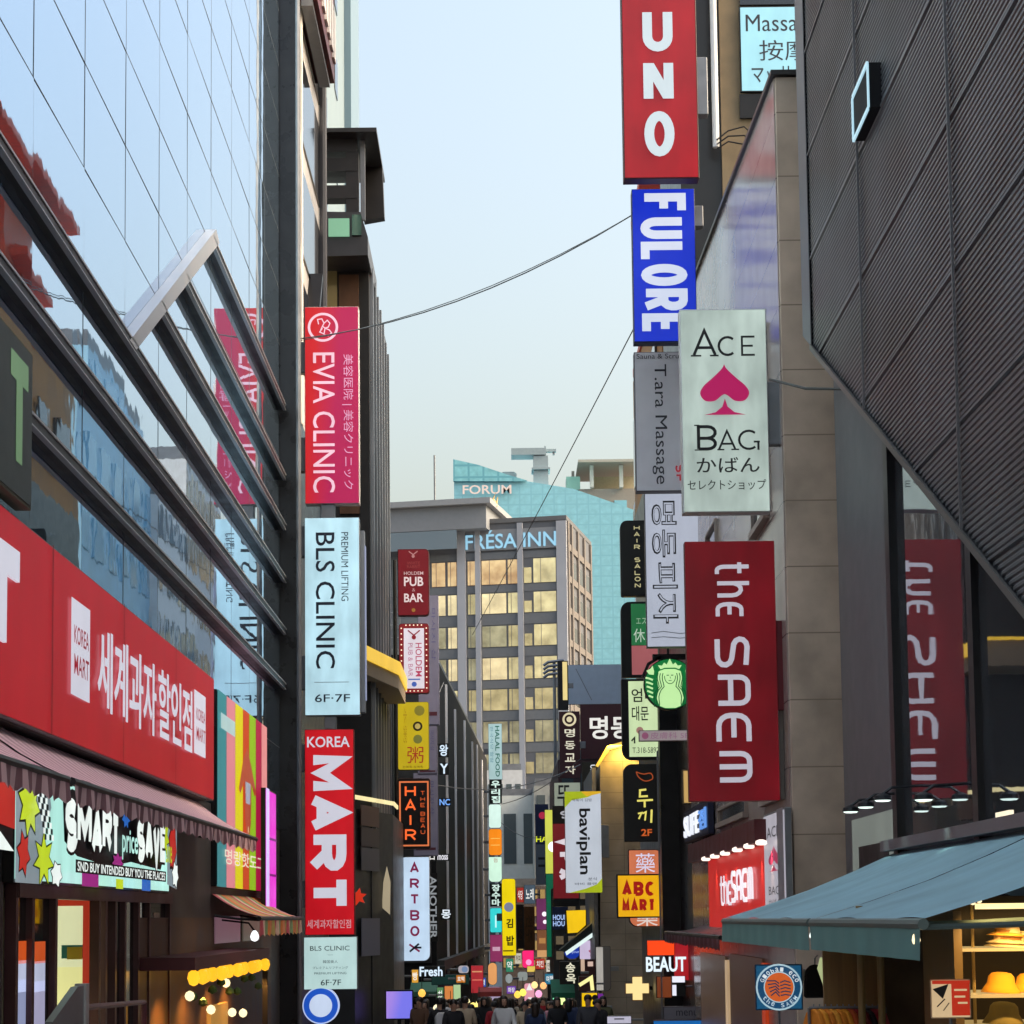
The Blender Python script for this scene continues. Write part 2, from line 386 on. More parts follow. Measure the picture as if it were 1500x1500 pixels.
STONE = gridded('beige_stone', 'b8a594', '877868', 400, .93, .018, .5, var=.26, ax=(0, 2))
TAN = mat('tan_render', '85745a', .7, var=.15)
CREAM = mat('cream_cladding', 'd4d0cc', .6, var=.06, scale=1.2)
WINBLK = mat('dark_window', (.015, .018, .024), .05, 0, spec=.8)
FINM = mat('fin_metal', (.32, .33, .35), .3, .75, var=.3, scale=2, stretch=(1, 1, .15))
DARKB = mat('black_stone', (.014, .014, .016), .3, .1, var=.2)

# ------------------------------------------------------------------ left glass building
XG = -4.3
gb = thing('glass_building', 'large mirror glass building with dark horizontal louvres along the left side', 'building', (XG, 22, gz(22)))
def loc(o, root):               # children built in world space keep their place under a moved root
    if o.parent is not root: return o
    o.matrix_parent_inverse = Matrix.Translation(-Vector(root.location)) if root.rotation_euler.z == 0 else root.matrix_basis.inverted()
    return o
zr = W(0, 1048, XG).z           # underside of the red board
ztop = 26.
for q in ((XG-14, XG-.12, 4, 39.2, zr+.11, ztop+.4), (XG-14, XG-.31, 4, 17.6, gz(40)-.3, zr+.1), (XG-14, XG-.31, 26.1, 39.2, gz(40)-.3, zr+.1), (XG-14, XG-3, 17.6, 26.1, gz(40)-.3, zr+.1)): loc(MB().box(*q).build('core', CHAR, gb), gb)
zs = [zr+.1+1.13*k for k in range(0, 22) if zr+1.13*k < ztop]
joints = [W(78, 0, XG).z+1.13*k for k in range(-5, 14)]
joints = [z for z in joints if z < ztop]
ysp = [18.4-2.3*6+2.3*k for k in range(0, 16)]; ysp[-1] = 39.2
b = MB(); rnd = random.Random(3)
zl = [zr-.05]+joints+[ztop]
for ya, yb in zip(ysp, ysp[1:]):
    for za, zb in zip(zl, zl[1:]):
        t1, t2 = rnd.uniform(-.0022, .0022), rnd.uniform(-.0016, .0016)
        pts = []
        for (y, z) in ((ya, za), (yb, za), (yb, zb), (ya, zb)):
            pts.append((XG+.006+t1*(y-(ya+yb)/2)+t2*(z-(za+zb)/2), y, z))
        b.face(pts)
loc(b.build('glass_wall', MIRROR, gb), gb)
b = MB()
for y in ysp[1:-1]: b.box(XG-.05, XG+.008, y-.006, y+.006, zr, ztop)
for z in joints: b.box(XG-.05, XG+.009, 4, 39.2, z-.0065, z+.0065)
loc(b.build('glazing_joint', mat('joint_grey', (.07, .09, .11), .6), gb), gb)
MB().box(XG-10, XG+.5, 3.9, 40, ztop, ztop+.4)
# fins (louvres) with stepped near ends
XF = XG+.14
fin_spec = [(312, 345, 425, None), (273, 402, 425, None), (236, 441, 425, None), (0, 195, 425, 1), (0, 370, 425, 1), (33, 590, 425, 2)]
fins = []
for (px, py, pe, k) in fin_spec:
    p = W(px, py, XF); y0 = 4 if k else p.y
    if k == 2: y0 = p.y
    b = MB(); b.box(XG-.02, XF, y0, 39.1, p.z-.1, p.z)
    o = loc(b.build('louvre', BLACK, gb), gb)
    e = MB(); e.box(XF+.001, XF+.012, y0, 39.1, p.z-.012, p.z+.012); e.box(XF-.05, XF+.009, y0, 39.1, p.z-.112, p.z-.098)
    loc(e.build('louvre_edge', LEDGE, o), gb)
    fins.append((y0, p.z))
# diagonal brace closing the stepped ends
a, c = W(188, 482, XF+.01), W(318, 345, XF+.01)
b = MB(); b.prism_x([(a.y+.1, a.z-.10), (a.y+.5, a.z-.10), (c.y+.25, c.z-.03), (c.y-.1, c.z+.06)], XG+.008, XF+.012)
loc(b.build('brace', LEDGE, gb), gb)
# base wall under the board, end pier and its recessed reveals
for ya, yb, zz in ((4, 17.6, zr), (26.1, 39.2, zr+.1)): loc(MB().box(XG-.3, XG, ya, yb, gz(40), zz).build('base_wall', mat('dark_base_stone', (.075, .07, .066), .5, var=.3), gb), gb)
b = MB(); b.box(XG-.6, XG+.33, 39.25, 40.1, gz(41), ztop+3)
loc(b.build('end_pier', mat('pier_metal', (.03, .031, .035), .28, .5, var=.2), gb), gb)
b = MB(); b.tube([(XG+.39, 39.1, gz(40)), (XG+.39, 39.1, ztop)], .05, 8)
loc(b.build('downpipe', STEEL, gb), gb)
# shopfront inside the base
def yl(px, X=XG): return X*F/(px-740)
sh = thing('shopfront', 'dark framed shopfront with sliding doors and a lit doorway under the graffiti panel', 'shopfront', (XG, 21.5, gz(21.5)))
RB = mat('maroon_frame', (.085, .03, .034), .4, var=.2)
zd = W(100, 1300, XG).z
yA, yB = yl(20), yl(247)
b = MB()
for px in (20, 44, 78, 142, 152, 166, 180, 200, 216, 246):
    y = yl(px); b.box(XG-.05, XG+.05, y-.05, y+.05, gz(y)-.1, zd)
b.box(XG-.07, XG+.07, yA, yB, zd-.12, zd+.02)
loc(b.build('frame', RB, sh), sh)
for p0, p1 in ((22, 43), (46, 76), (168, 179), (182, 199), (202, 215), (218, 245)):
    b = MB(); b.box(XG-.02, XG-.01, yl(p0), yl(p1), gz(30), zd-.12); loc(b.build('door', DGLASS, sh), sh)
b = MB(); b.box(XG-2.2, XG-.06, yA, yl(80), gz(30), zd); b.box(XG-2.2, XG-.06, yl(154), yB, gz(30), zd); b.box(XG-2.3, XG-2.2, yA, yB, gz(30), zd); b.box(XG-2.2, XG, yA, yB, zd+.02, zd+.1)
loc(b.build('shop_interior', mat('shop_inner', 'c9c2a8', .7), sh), sh)
yp = yl(140)+.12
b = MB(); b.box(XG-1.4, XG-.05, yp, yp+.06, gz(25), zd-.02); loc(b.build('lit_partition', lit('dfe3b4', .92), sh), sh)
b = MB(); b.box(XG-1.4, XG-.05, yp-.03, yp-.002, zd-.17, zd-.03); b.box(XG-.13, XG-.05, yp-.05, yp-.003, gz(25), zd-.17); loc(b.build('red_trim', lit('b53220', .7), sh), sh)
zz = W(100, 1400, XG).z
b = MB(); b.box(XG-.36, XG-.12, yp-.012, yp-.003, zz-.05, zz+.09); loc(b.build('poster', paint('3fa3a8'), sh), sh)
b = MB(); b.box(XG-.30, XG-.14, yp-.02, yp-.013, zz-.06, zz+.07); loc(b.build('poster', paint('d6c33a'), sh), sh)
b = MB(); b.box(XG-.40, XG-.13, yp-.012, yp-.003, zz-.62, zz-.14); loc(b.build('poster', lit('e4e39a', .95), sh), sh)
for px, c1, zc, hh in ((33, 'd8571f', 1395, .1), (60, 'd8571f', 1395, .1), (33, 'c9d2ee', 1430, .14), (60, 'c9d2ee', 1430, .14), (33, '9aa3c8', 1468, .2), (60, 'b8b6d8', 1475, .24)):
    y = yl(px); z = W(px, zc, XG).z
    b = MB(); b.box(XG-.008, XG-.002, y-.28, y+.28, z-hh, z+hh); loc(b.build('poster', lit(c1, .8), sh), sh)
for px_, w_, zc_, h_, c_ in ((172, .10, 1345, .35, '7a7e74'), (190, .12, 1390, .6, '6a6a62'), (208, .09, 1330, .2, 'a8a8a0'), (209, .14, 1400, .3, '9aa0a0'), (210, .1, 1450, .4, 'b0b4a8'), (232, .2, 1420, .7, '4a3c38')):  # pale glass reflections, not posters: put in as faintly glowing strips
    y = yl(px_); z = W(px_, zc_, XG).z; loc(MB().box(XG-.008, XG-.002, y-w_, y+w_, z-h_, z+h_).build('poster', lit(c_, .45, .2, .2), sh), sh)
spot(sh, (0.0-.8, 20.3-21.5, zd-gz(21.5)-.1), 'fff0c8', 25, (-.8, 20.4-21.5, 0), 120)

# red board with white lettering
RED = mat('red_acrylic', 'cf1226', .4, var=.05, scale=.7)
REDL = lit('b80c20', .74, .42, .09)
XS = -4.12
za, zb = W(0, 1048, XS).z, W(0, 737, XS).z
y0, y1 = 4.5, yl(314, XS)
Lb, Hb = y1-y0, zb-za
WL = lit('dcdcea', .82, .4, .03)
def uy(px): return (yl(px, XS)-y0)/Lb
def vz(px, py): return (zb-W(px, py, XS).z)/Hb
items = [('s', 'MART', uy(-420), vz(0, 795), uy(22), vz(0, 965), WL, {'wt': .27, 'ext': .03}),
         ('r', uy(99), vz(99, 873), uy(127), vz(99, 1016), WL, 'logo_plate'), ('r', uy(282), vz(282, 1010), uy(299), vz(282, 1103), WL, 'logo_plate'),
         ('t', '세계과자', uy(138), vz(138, 914), uy(225), vz(138, 1036), WL, {'off': .012, 'ext': .006}),
         ('t', '할인점', uy(228), vz(228, 978), uy(278), vz(228, 1078), WL, {'off': .012, 'ext': .006})]
RT = lit('b01030', .6)
for p0, p1, q in ((102, 124, 99), (284, 297, 282)):
    t0, t1 = (873, 1016) if q == 99 else (1010, 1103); hh = t1-t0
    items += [('t', 'KOREA', uy(p0), vz(q, t0+.27*hh), uy(p1), vz(q, t0+.46*hh), RT, {'off': .01}), ('t', 'MART', uy(p0), vz(q, t0+.57*hh), uy(p1), vz(q, t0+.78*hh), RT, {'off': .01})]
items = [('r', k/7, 0, k/7+.0016, 1, mat('red_seam', '7a1018', .5), 'seam') for k in range(1, 7)]+items
rs = sign('shop_sign', 'long red signboard with white Korean lettering above the striped awnings', Lb, Hb, .16, (XS, (y0+y1)/2, za), PI/2, mat('sign_edge', (.2, .2, .21), .5), REDL, items, rim=.02)

# striped awnings
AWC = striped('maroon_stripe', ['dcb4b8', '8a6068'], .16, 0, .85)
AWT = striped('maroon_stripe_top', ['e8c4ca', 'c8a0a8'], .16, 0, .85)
def awning(name, label, X0, X1, y0, y1, z0, z1, zv, mt, mv, rz, fold=.02, scal=.02, cat='awning', bar=BLACK):
    """sloping canvas from the wall (X0,z0) to the front bar (X1,z1) with a hanging valance down to zv; local x runs along the street"""
    s = 1 if rz > 0 else -1
    t = thing(name, label, cat, (X0, (y0+y1)/2, zv), rz); L = y1-y0; pr = abs(X1-X0); h0, h1 = z0-zv, z1-zv
    n = max(8, int(L/.12)); b = MB()
    for i in range(n):
        xa, xb = -L/2+L*i/n, -L/2+L*(i+1)/n
        for k in range(4):
            fa, fb = k/4, (k+1)/4; sg = lambda f, x: -.05*math.sin(PI*f)-.012*math.sin(x*2.6)*f
            b.face([(xa, -pr*fa, h0+(h1-h0)*fa+sg(fa, xa)), (xb, -pr*fa, h0+(h1-h0)*fa+sg(fa, xb)), (xb, -pr*fb, h0+(h1-h0)*fb+sg(fb, xb)), (xa, -pr*fb, h0+(h1-h0)*fb+sg(fb, xa))])
    b.build('canopy', mt, t, True)
    b = MB(); n = max(12, int(L/.08))
    for i in range(n):
        xa, xb = -L/2+L*i/n, -L/2+L*(i+1)/n
        w1, w2 = fold*math.sin(xa*9), fold*math.sin(xb*9); d1, d2 = scal*math.sin(xa*20), scal*math.sin(xb*20)
        b.face([(xa, -pr-.03, h1-.02), (xb, -pr-.03, h1-.02), (xb, -pr-.03-w2, d2), (xa, -pr-.03-w1, d1)])
    b.build('valance', mv, t, True)
    b = MB(); b.tube([(-L/2, -pr-.01, h1-.03), (L/2, -pr-.01, h1-.03)], .035, 8); b.build('front_bar', bar, t)
    for x in (-L/2+.08, 0, L/2-.08): MB().tube([(x, -.02, h1+.02), (x, -pr*.55, h1-.03), (x, -pr, h1-.05)], .02, 6).build('folding_arm', bar, t)
    return t
XA = -3.48
zt, zv_ = W(375, 1227, XA).z, W(375, 1250, XA).z-.02
awning('awning', 'long brown and pink striped awning under the red signboard', XG+.02, XA, yl(104, XA), 28.6, zt+.5, zt, zt-.21, AWT, AWC, PI/2)
awning('awning', 'nearer brown striped awning cut off by the left photo edge', XG+.02, XA, 6, yl(97, XA), zt+.5, zt, zt-.21, AWT, AWC, PI/2)
b = MB().box(XG, XG+.14, 5, 28.6, zt+.52, zt+.68); tag(b.build('awning_box', BLACK), 'black awning cassette running under the red signboard', 'awning box')

# graffiti light panel
XP = -4.2
PAL = {'cy': lit('b9f2e6', 1.0), 'dk': mat('ink', (.01, .012, .02), .5), 'ye': lit('c8e020', .9), 're': lit('c8281e', .8), 'bl': lit('1f6fd0', .8), 'ma': lit('a8208a', .8), 'gr': lit('8fa0a8', .8), 'wh': lit('f0fbf6', 1.05)}
DK = PAL['dk']
def star(cu, cv, ru, rv, n, q=.45, ph=.2): return [(cu+(ru if k % 2 == 0 else ru*q)*math.cos(ph+PI*k/n), cv+(rv if k % 2 == 0 else rv*q)*math.sin(ph+PI*k/n)) for k in range(2*n)]
def blot(cu, cv, ru, rv, n, m, q=.6, ph=.2, nm='patch'): return [('p', star(cu, cv, ru*1.12, rv*1.12, n, q*1.05, ph), DK, nm), ('p', star(cu, cv, ru, rv, n, q, ph), PAL[m], nm)]
rg = random.Random(4)
its = [('p', [(.0, .0), (.15, .0), (.17, .3), (.13, .55), (.17, .8), (.12, 1), (0, 1)], PAL['gr'], 'patch')]
its += blot(.06, .3, .05, .3, 8, 'ye')+blot(.13, .78, .05, .24, 7, 'ye', .5)+blot(.03, .75, .03, .2, 6, 're')+blot(.19, .9, .03, .12, 6, 'wh', .7)
for r in range(8):
    for c in range(4): its.append(('r', .085+.011*c, .18+.055*r, .085+.011*c+.010, .18+.055*r+.05, DK if (r+c) % 2 else PAL['wh'], 'check'))
its += [('p', [(.9, .1), (.99, .05), (.99, .95), (.9, .9)], PAL['gr'], 'patch'), ('p', [(.17, .20), (.22, .10), (.34, .16), (.5, .08), (.62, .2), (.72, .10), (.86, .18), (.88, .5), (.84, .74), (.6, .70), (.45, .78), (.25, .72), (.18, .6)], DK, 'patch')]
its += blot(.56, .24, .03, .12, 7, 'bl')+blot(.50, .72, .04, .10, 7, 'ma')+blot(.87, .35, .035, .25, 7, 'ye', .5)+blot(.935, .42, .035, .36, 6, 're', .7)+blot(.955, .78, .03, .16, 6, 'wh', .7)+blot(.42, .14, .03, .08, 6, 're')
its += [('r', .26, .86, .36, 1, PAL['ma'], 'patch'), ('r', .66, .86, .73, 1, PAL['bl'], 'patch'), ('r', .47, .9, .52, 1, PAL['ye'], 'patch')]
for ch, u, v0_, v1_, wd_ in (('S', .16, .20, .70, .068), ('M', .225, .17, .64, .082), ('A', .305, .22, .70, .066), ('R', .368, .18, .66, .06), ('T', .425, .22, .72, .05), ('S', .60, .22, .70, .06), ('A', .66, .18, .68, .062), ('V', .72, .23, .72, .056), ('E', .775, .20, .66, .05)):
    its += [('s', ch, u-.006, v0_-.03, u+wd_+.006, v1_+.03, DK, {'wt': .40}), ('s', ch, u, v0_, u+wd_, v1_, PAL['wh'], {'wt': .29})]
its += [('t', 'price', .48, .38, .595, .70, PAL['cy'], {'off': .018}), ('t', 'zone', .82, .46, .875, .66, PAL['ye'], {'off': .01})]
its += [('r', .19, .765, .82, .885, DK, 'patch'), ('t', 'SND BUY INTENDED BUY YOU THE PLACES', .2, .78, .81, .87, PAL['wh'], {'off': .015})]
wsign('illuminated_sign', 'pale glowing graffiti style panel reading SMART price SAVE above the shop doors', 20, 247, (247, 1190, 1309), XP, .1, BLACK, PAL['cy'], its, cat='sign')
its = [('p', [(.0, .0), (.99, .0), (.99, .3), (.5, .5), (0, .35)], PAL['wh'], 'patch'), ('p', [(.4, .35), (.75, .45), (.7, .75), (.3, .8)], PAL['bl'], 'patch'), ('p', [(.72, .3), (1, .2), (1, .75), (.78, .7)], PAL['re'], 'patch'), ('p', [(.5, 1), (.85, .8), (.99, 1)], PAL['wh'], 'patch'), ('p', star(.2, .6, .15, .3, 6), PAL['ye'], 'patch')]
wsign('illuminated_sign', 'glowing blue and red cartoon panel at the left photo edge', -160, 18, (10, 1115, 1246), XP, .1, BLACK, DK, its)
# rainbow board, LED strip, side stall
XR = -4.22
RB_ = [lit(c, .8, .5, .03) for c in ('3d8f96', 'e88f98', 'e8dc12', 'd24a1c', '98c818', 'b81848', 'f09a98')]
cuts = [0, .16, .32, .47, .6, .74, .87, 1]
its = [('r', cuts[i], 0, cuts[i+1], 1, RB_[i]) for i in range(7)]
its += [('r', .04, .11, .3, .19, lit('b8d8d8', .8), 'panel'), ('p', [(.46, .28), (.54, .2), (.63, .3), (.74, .44), (.7, .46), (.63, .40), (.62, .62), (.58, .72), (.53, .72), (.5, .62), (.48, .4), (.40, .48), (.37, .46)], lit('b8441e', .75), 'emblem'),
        ('p', [(.5, .40), (.61, .40), (.6, .52), (.51, .52)], lit('a8b0c0', .8), 'emblem'), ('o', .56, .665, .06, lit('e8c890', .8), 'emblem'),
        ('t', '명랑핫도그', .1, .80, .9, .88, lit('f4e8d0', .9), {'off': .01})]
wsign('board_sign', 'tall rainbow striped board with a red corn dog drawing', 317, 389, (350, 1035, 1302), XR, .08, BLACK, paint('303030'), its)
wsign('illuminated_strip', 'vertical magenta LED strip beside the rainbow board', 389, 404, (397, 1158, 1333), -4.05, .08, BLACK, lit('e838d8', 1.0), [('r', 0, 0, .3, 1, lit('d8c8ff', 1.05), 'tube'), ('r', .3, .4, 1, .42, lit('8a1a90', .6), 'joint'), ('r', .3, .7, 1, .72, lit('8a1a90', .6), 'joint')])
RBW = striped('rainbow_canvas', ['f0a070', 'c8b868', 'd8606c', 'f0d0b8', '98b880', 'f09048'], .3, 0)
zt2 = W(440, 1343, -3.6).z
aw2 = awning('awning', 'small multicoloured striped awning under the rainbow board', XG+.02, -3.6, 30, 36, zt2+.34, zt2, zt2-.28, RBW, RBW, PI/2)
st = thing('food_stall', 'snack stall with glowing orange bulbs under the small rainbow awning', 'stall', (-4.1, 28, gz(28)))
zg = gz(28)
def inb(name, mb, m, root): return loc(mb.build(name, m, root), root)
inb('counter', MB().box(-4.28, -3.80, 24.3, 32, zg-.2, zg+.8), mat('stall_wood', '5a3a22', .5, var=.3), st)
zc = W(340, 1408, -3.75).z
inb('canopy_bar', MB().box(-4.28, -3.62, 24, 31.6, zc-.02, zc+.13), mat('stall_maroon', (.09, .012, .02), .4), st)
inb('back_wall', MB().box(-4.3, -4.27, 24, 37.5, zg+.9, zc+.6), mat('stall_back', (.12, .07, .04), .5, var=.4), st)
inb('window', MB().box(-4.27, -4.25, 30.2, 33, zc+.22, zc+.62), lit('8d6a78', .5), st)
inb('window', MB().box(-4.27, -4.25, 33.4, 35.6, zc+.22, zc+.62), lit('6a6258', .6), st)
b = MB()
for i in range(14):
    y = 24.3+.54*i; bq = MB().lathe([(.015, .0), (.06, -.03), (.075, -.1), (.05, -.17), (.01, -.19)], (-3.68+.03*math.sin(i*2), y, zc-.02), 10); inb('bulb', bq, lit('ffb224', 1.5, uneven=.1), st)
for y_ in (25.2, 27.2, 29.4, 31.2): spot(st, Vector((-3.68, y_, zc-.22))-st.location, 'ffb050', 26, Vector((-4.1, y_+.2, zg))-st.location, 130)
for i, (y_, h_, c_) in enumerate(((24.5, .34, 'c8701c'), (24.95, .22, '8a2a1c'), (25.4, .4, 'd8a040'), (28.1, .36, 'b84a24'), (28.6, .25, 'e0c080'), (29.2, .42, '7a3a1c'), (29.8, .28, 'd87a2c'), (30.4, .35, '9a6a2c'))): inb('snack_box', MB().box(-4.1, -3.84, y_, y_+.34, zg+.803, zg+.80+h_), paint(c_), st)
for i in range(9): inb('garland_leaf', MB().lathe([(.01, -.05), (.06, -.02), (.05, .03), (.01, .06)], (-3.70, 24.4+.8*i, zc-.34-.10*math.sin(i*1.7)), 7), mat('garland_green', '3c5a24', .8, var=.3), st)
for i, (px, py) in enumerate(((278, 1459), (340, 1483), (356, 1484), (309, 1479), (331, 1440), (300, 1432))):
    p = W(px, py, -3.72); o = inb('globe_lamp', MB().lathe([(.01, -.06), (.045, -.04), (.06, 0), (.045, .04), (.01, .06)], p, 10), lit('ffe9b0', 1.7, uneven=0), st)
inb('menu_board', MB().box(-3.77, -3.72, 26.0, 27.6, zg-.1, zg+1.75), lit('b8843a', .85), st)
inb('post', MB().box(-3.72, -3.64, 31.5, 31.6, zg-.3, zc), BLACK, st)
p = W(373, 1372, -3.7)
lampb = thing('wall_lamp', 'small bright white lamp at the corner of the rainbow awning', 'lamp', tuple(p))
MB().lathe([(.01, -.07), (.05, -.05), (.065, 0), (.05, .05), (.02, .09)], (0, 0, 0), 10).build('bulb', lit('f6fbff', 1.8, uneven=0), lampb)
MB().tube([(0, 0, .08), (-.1, .1, .2), (-.5, .12, .25)], .015).build('arm', BLACK, lampb)
# counter in front of the doors, bottom left
b = MB(); p = W(90, 1470, -3.5)
ct = thing('counter_screen', 'low grey screen with a slanting top in front of the shop doors', 'screen', (-3.6, 17.3, gz(17.3)))
inb('panel', MB().prism_x([(16.3, gz(17)), (17.5, gz(17)), (17.5, W(95, 1448, -3.6).z), (17.25, W(95, 1448, -3.6).z), (16.3, W(60, 1500, -3.6).z)], -3.64, -3.58), STEEL, ct)
inb('post', MB().box(-3.66, -3.56, 17.5, 17.62, gz(17), W(95, 1445, -3.6).z), LEDGE, ct)
inb('rail', MB().tube([(-3.6, 17.6, W(95, 1482, -3.6).z), (-3.6, 20.5, W(150, 1482, -3.6).z), (-3.6, 20.5, gz(20))], .03), mat('maroon_rail', (.12, .03, .04), .4), ct)
# olive sign at the left edge
gs = wsign('projecting_board', 'olive board with pale green letters at the left photo edge', -260, 40, (38, 508, 742), -4.05, .14, mat('olive_edge', '5f604c', .6, var=.2), mat('olive_face', '3f4a4a', .5, var=.15), [('s', 'ET', .62, .12, .985, .86, lit('7fae78', .4), {'wt': .22})], cat='sign')

# ------------------------------------------------------------------ left blade signs (first stack, 40 m away)
D1 = 40.6
MAG = None
def grad2(name, c0, c1, k=.85):
    """two printed colours blending across the face (the print itself)"""
    m = lit(c0, k, .35, 0).copy(); m.name = name; n = m.node_tree; b_ = n.nodes['Principled BSDF']
    tc = n.nodes.new('ShaderNodeTexCoord'); sp = n.nodes.new('ShaderNodeSeparateXYZ'); n.links.new(tc.outputs['Generated'], sp.inputs[0])
    ad = n.nodes.new('ShaderNodeMath'); ad.operation = 'MULTIPLY_ADD'; ad.inputs[1].default_value = -.25; n.links.new(sp.outputs[2], ad.inputs[0]); n.links.new(sp.outputs[0], ad.inputs[2])
    cr = n.nodes.new('ShaderNodeValToRGB'); cr.color_ramp.elements[0].color = (*lin(c0), 1); cr.color_ramp.elements[1].color = (*lin(c1), 1)
    cr.color_ramp.elements[0].position = -.0; cr.color_ramp.elements[1].position = .45
    n.links.new(ad.outputs[0], cr.inputs[0]); n.links.new(cr.outputs[0], b_.inputs['Emission Color']); return m
EV = grad2('red_magenta_print', 'd4222a', 'ae0a5c', .8)
PK = lit('f2c8d8', .95)
hl = lambda cx, cy, s: [(cx+s*.045*math.sin(t)*1.6, cy-s*.012*math.cos(2*t)*1.3+s*.006*t) for t in [k*.5 for k in range(14)]]
ev_items = [('l', [(.34+.26*math.cos(2*PI*k/30), .105+.068*math.sin(2*PI*k/30)) for k in range(30)], .05, PK, True),
    ('l', [(.26, .09), (.24, .065), (.32, .062), (.36, .085), (.33, .10), (.30, .12)], .022, PK), ('l', [(.36, .085), (.42, .07), (.47, .085), (.44, .105), (.38, .11), (.33, .10)], .022, PK),
    ('l', [(.33, .11), (.28, .13), (.36, .14), (.38, .11), (.46, .12), (.5, .135), (.44, .15), (.37, .145)], .022, PK),
    ('t', 'EVIA CLINIC', .15, .235, .555, .945, PK, {'rot': 1, 'off': .004}),
    ('t', '美容医院 | 美容クリニック', .69, .245, .90, .93, lit('e0a0c0', .9), {'rot': 1})]
fsign('blade_sign', 'red and magenta vertical sign with round heart emblem at the top of the left stack', (447, 449, 525, 738), D1, .3, mat('pale_sign_edge', (.5, .47, .48), .5), EV, ev_items, br=[(412, 500, 447, 545), (412, 640, 447, 690)], rim=.008)
CYN = lit('b9e0ee', 1.0, .35, .2)
NAVY = mat('navy_ink', (.012, .02, .045), .5)
bls = [('t', 'BLS CLINIC', .2, .075, .55, .765, NAVY, {'rot': 1, 'off': .006}), ('t', 'PREMIUM LIFTING', .67, .075, .80, .425, NAVY, {'rot': 1}),
       ('r', .17, .833, .80, .836, STEEL, 'rule'), ('t', '6F·7F', .18, .895, .82, .935, NAVY, {'off': .006})]
t = fsign('blade_sign', 'pale blue lit vertical sign with navy lettering in the left stack', (447, 758, 526, 1048), D1, .3, mat('steel_edge', (.3, .33, .37), .4, .4), CYN, bls, br=[(412, 770, 447, 815), (412, 960, 447, 1010), (470, 738, 490, 758)], rim=.006)
b = MB().box(.54, .62, .42, .7, .1, 3.8); b.build('rear_cabinet', mat('steel_edge', None), t); MB().box(.625, .64, .44, .68, .35, 3.5).build('side_light', lit('aab4d8', .6), t)
KR = lit('d00f1f', .84, .35, .14)
km = [('t', 'KOREA', .05, .035, .92, .088, WL, {'off': .016}), ('s', 'MART', .07, .125, .845, .885, WL, {'rot': 1, 'wt': .27, 'gap': .1}), ('t', '세계과자할인점', .04, .925, .93, .968, lit('d8a0a8', .8), {'off': .012})]
fsign('blade_sign', 'red vertical sign with huge white sideways MART letters in the left stack', (447, 1068, 518, 1370), D1, .28, mat('red_sign_edge', '7a1a20', .5), KR, km, br=[(412, 1090, 447, 1130), (412, 1290, 447, 1330), (475, 1049, 492, 1068)], rim=.01)
bl2 = [('t', 'BLS CLINIC', .12, .17, .86, .26, NAVY, {'off': .002}), ('r', .45, .34, .55, .345, NAVY, 'rule'), ('t', '韓国美人', .36, .44, .64, .50, NAVY), ('t', 'プレミアムリフティング', .17, .56, .83, .61, NAVY), ('t', 'PREMIUM LIFTING', .2, .67, .80, .71, NAVY), ('t', '6F·7F', .32, .81, .7, .92, NAVY, {'off': .004})]
fsign('hanging_sign', 'square pale mint sign hanging below the red MART sign', (445, 1372, 523, 1450), D1, .26, mat('mint_edge', (.4, .46, .47), .5), lit('c2e2e0', .92), bl2, br=[(412, 1400, 445, 1430)], rim=.01)
t = thing('round_sign', 'round blue sign with a white rim at the bottom of the left stack', 'sign', tuple(P(470, 1500, D1)))
p = P(470, 1473, D1); r_ = P(497, 1473, D1).x-p.x
for nm, rr, ya, m in (('rim', r_, 0, lit('c8d8ff', .9)), ('face', r_*.93, -.012, lit('2058c8', .95)), ('disc', r_*.62, -.02, lit('d0e0fa', .95))):
    MB().prism([(rr*math.cos(2*PI*k/36), p.z-t.location.z+rr*math.sin(2*PI*k/36)) for k in range(36)], ya, .16 if nm == 'rim' else .0).build(nm, m, t)

# ------------------------------------------------------------------ buildings behind on the left
cb = thing('cream_building', 'narrow cream clad building with dark slit windows beside the glass building', 'building', (-4.3, 45.5, gz(45.5)))
inb('wall', MB().box(-16, -4.3, 40.9, 49.7, gz(50)-.3, 31), CREAM, cb)
inb('base', MB().box(-4.4, -4.24, 40.95, 49.5, gz(50)-.3, 12.3), DARKB, cb)
for k in range(7):
    z = 8.6+2.55*k+.0
    if z < 12: continue
    b = MB().box(-4.33, -4.26, 42.2, 48.0, z, z+1.9); inb('window', b, WINBLK, cb)
b = MB()
for y in (43.2, 48.6): b.box(-4.3, -4.22, y-.12, y+.12, 12.3, 31)
inb('pilaster', b, mat('cream_trim', 'efe9e2', .5), cb)
inb('pipe', MB().tube([(-4.2, 48.1, 9), (-4.2, 48.1, 30)], .09, 8), mat('dark_pipe', '5a5a60', .5), cb)
inb('awning_window', MB().prism_x([(44.0, 14.4), (45.6, 16.4), (45.7, 16.3), (44.1, 14.2)], -4.3, -4.0), BLACK, cb)
b = MB(); rz_ = W(492, 132, -3.85).z
rs2 = thing('roof_sign', 'red edged sign with white letters jutting high on the cream building', 'sign', (-4.0, 45.8, rz_))
inb('cabinet', MB().box(-4.28, -3.85, 42.8, 47.3, rz_, rz_+2.4), mat('maroon_edge', '5e1a1e', .5), rs2)
inb('tray', MB().box(-4.2, -3.95, 42.8, 47.2, rz_-.14, rz_-.003), STEEL, rs2)
for k in range(6):
    y = 43.2+.68*k; inb('letter', MB().box(-3.85, -3.79, y, y+.42, rz_+.35, rz_+1.5), mat('letter_white', 'e8e4e0', .5), rs2)
gt = thing('grey_tower', 'tall pale blue grey tower with small dark windows rising behind the cream building', 'building', (-5.6, 66, gz(66)))
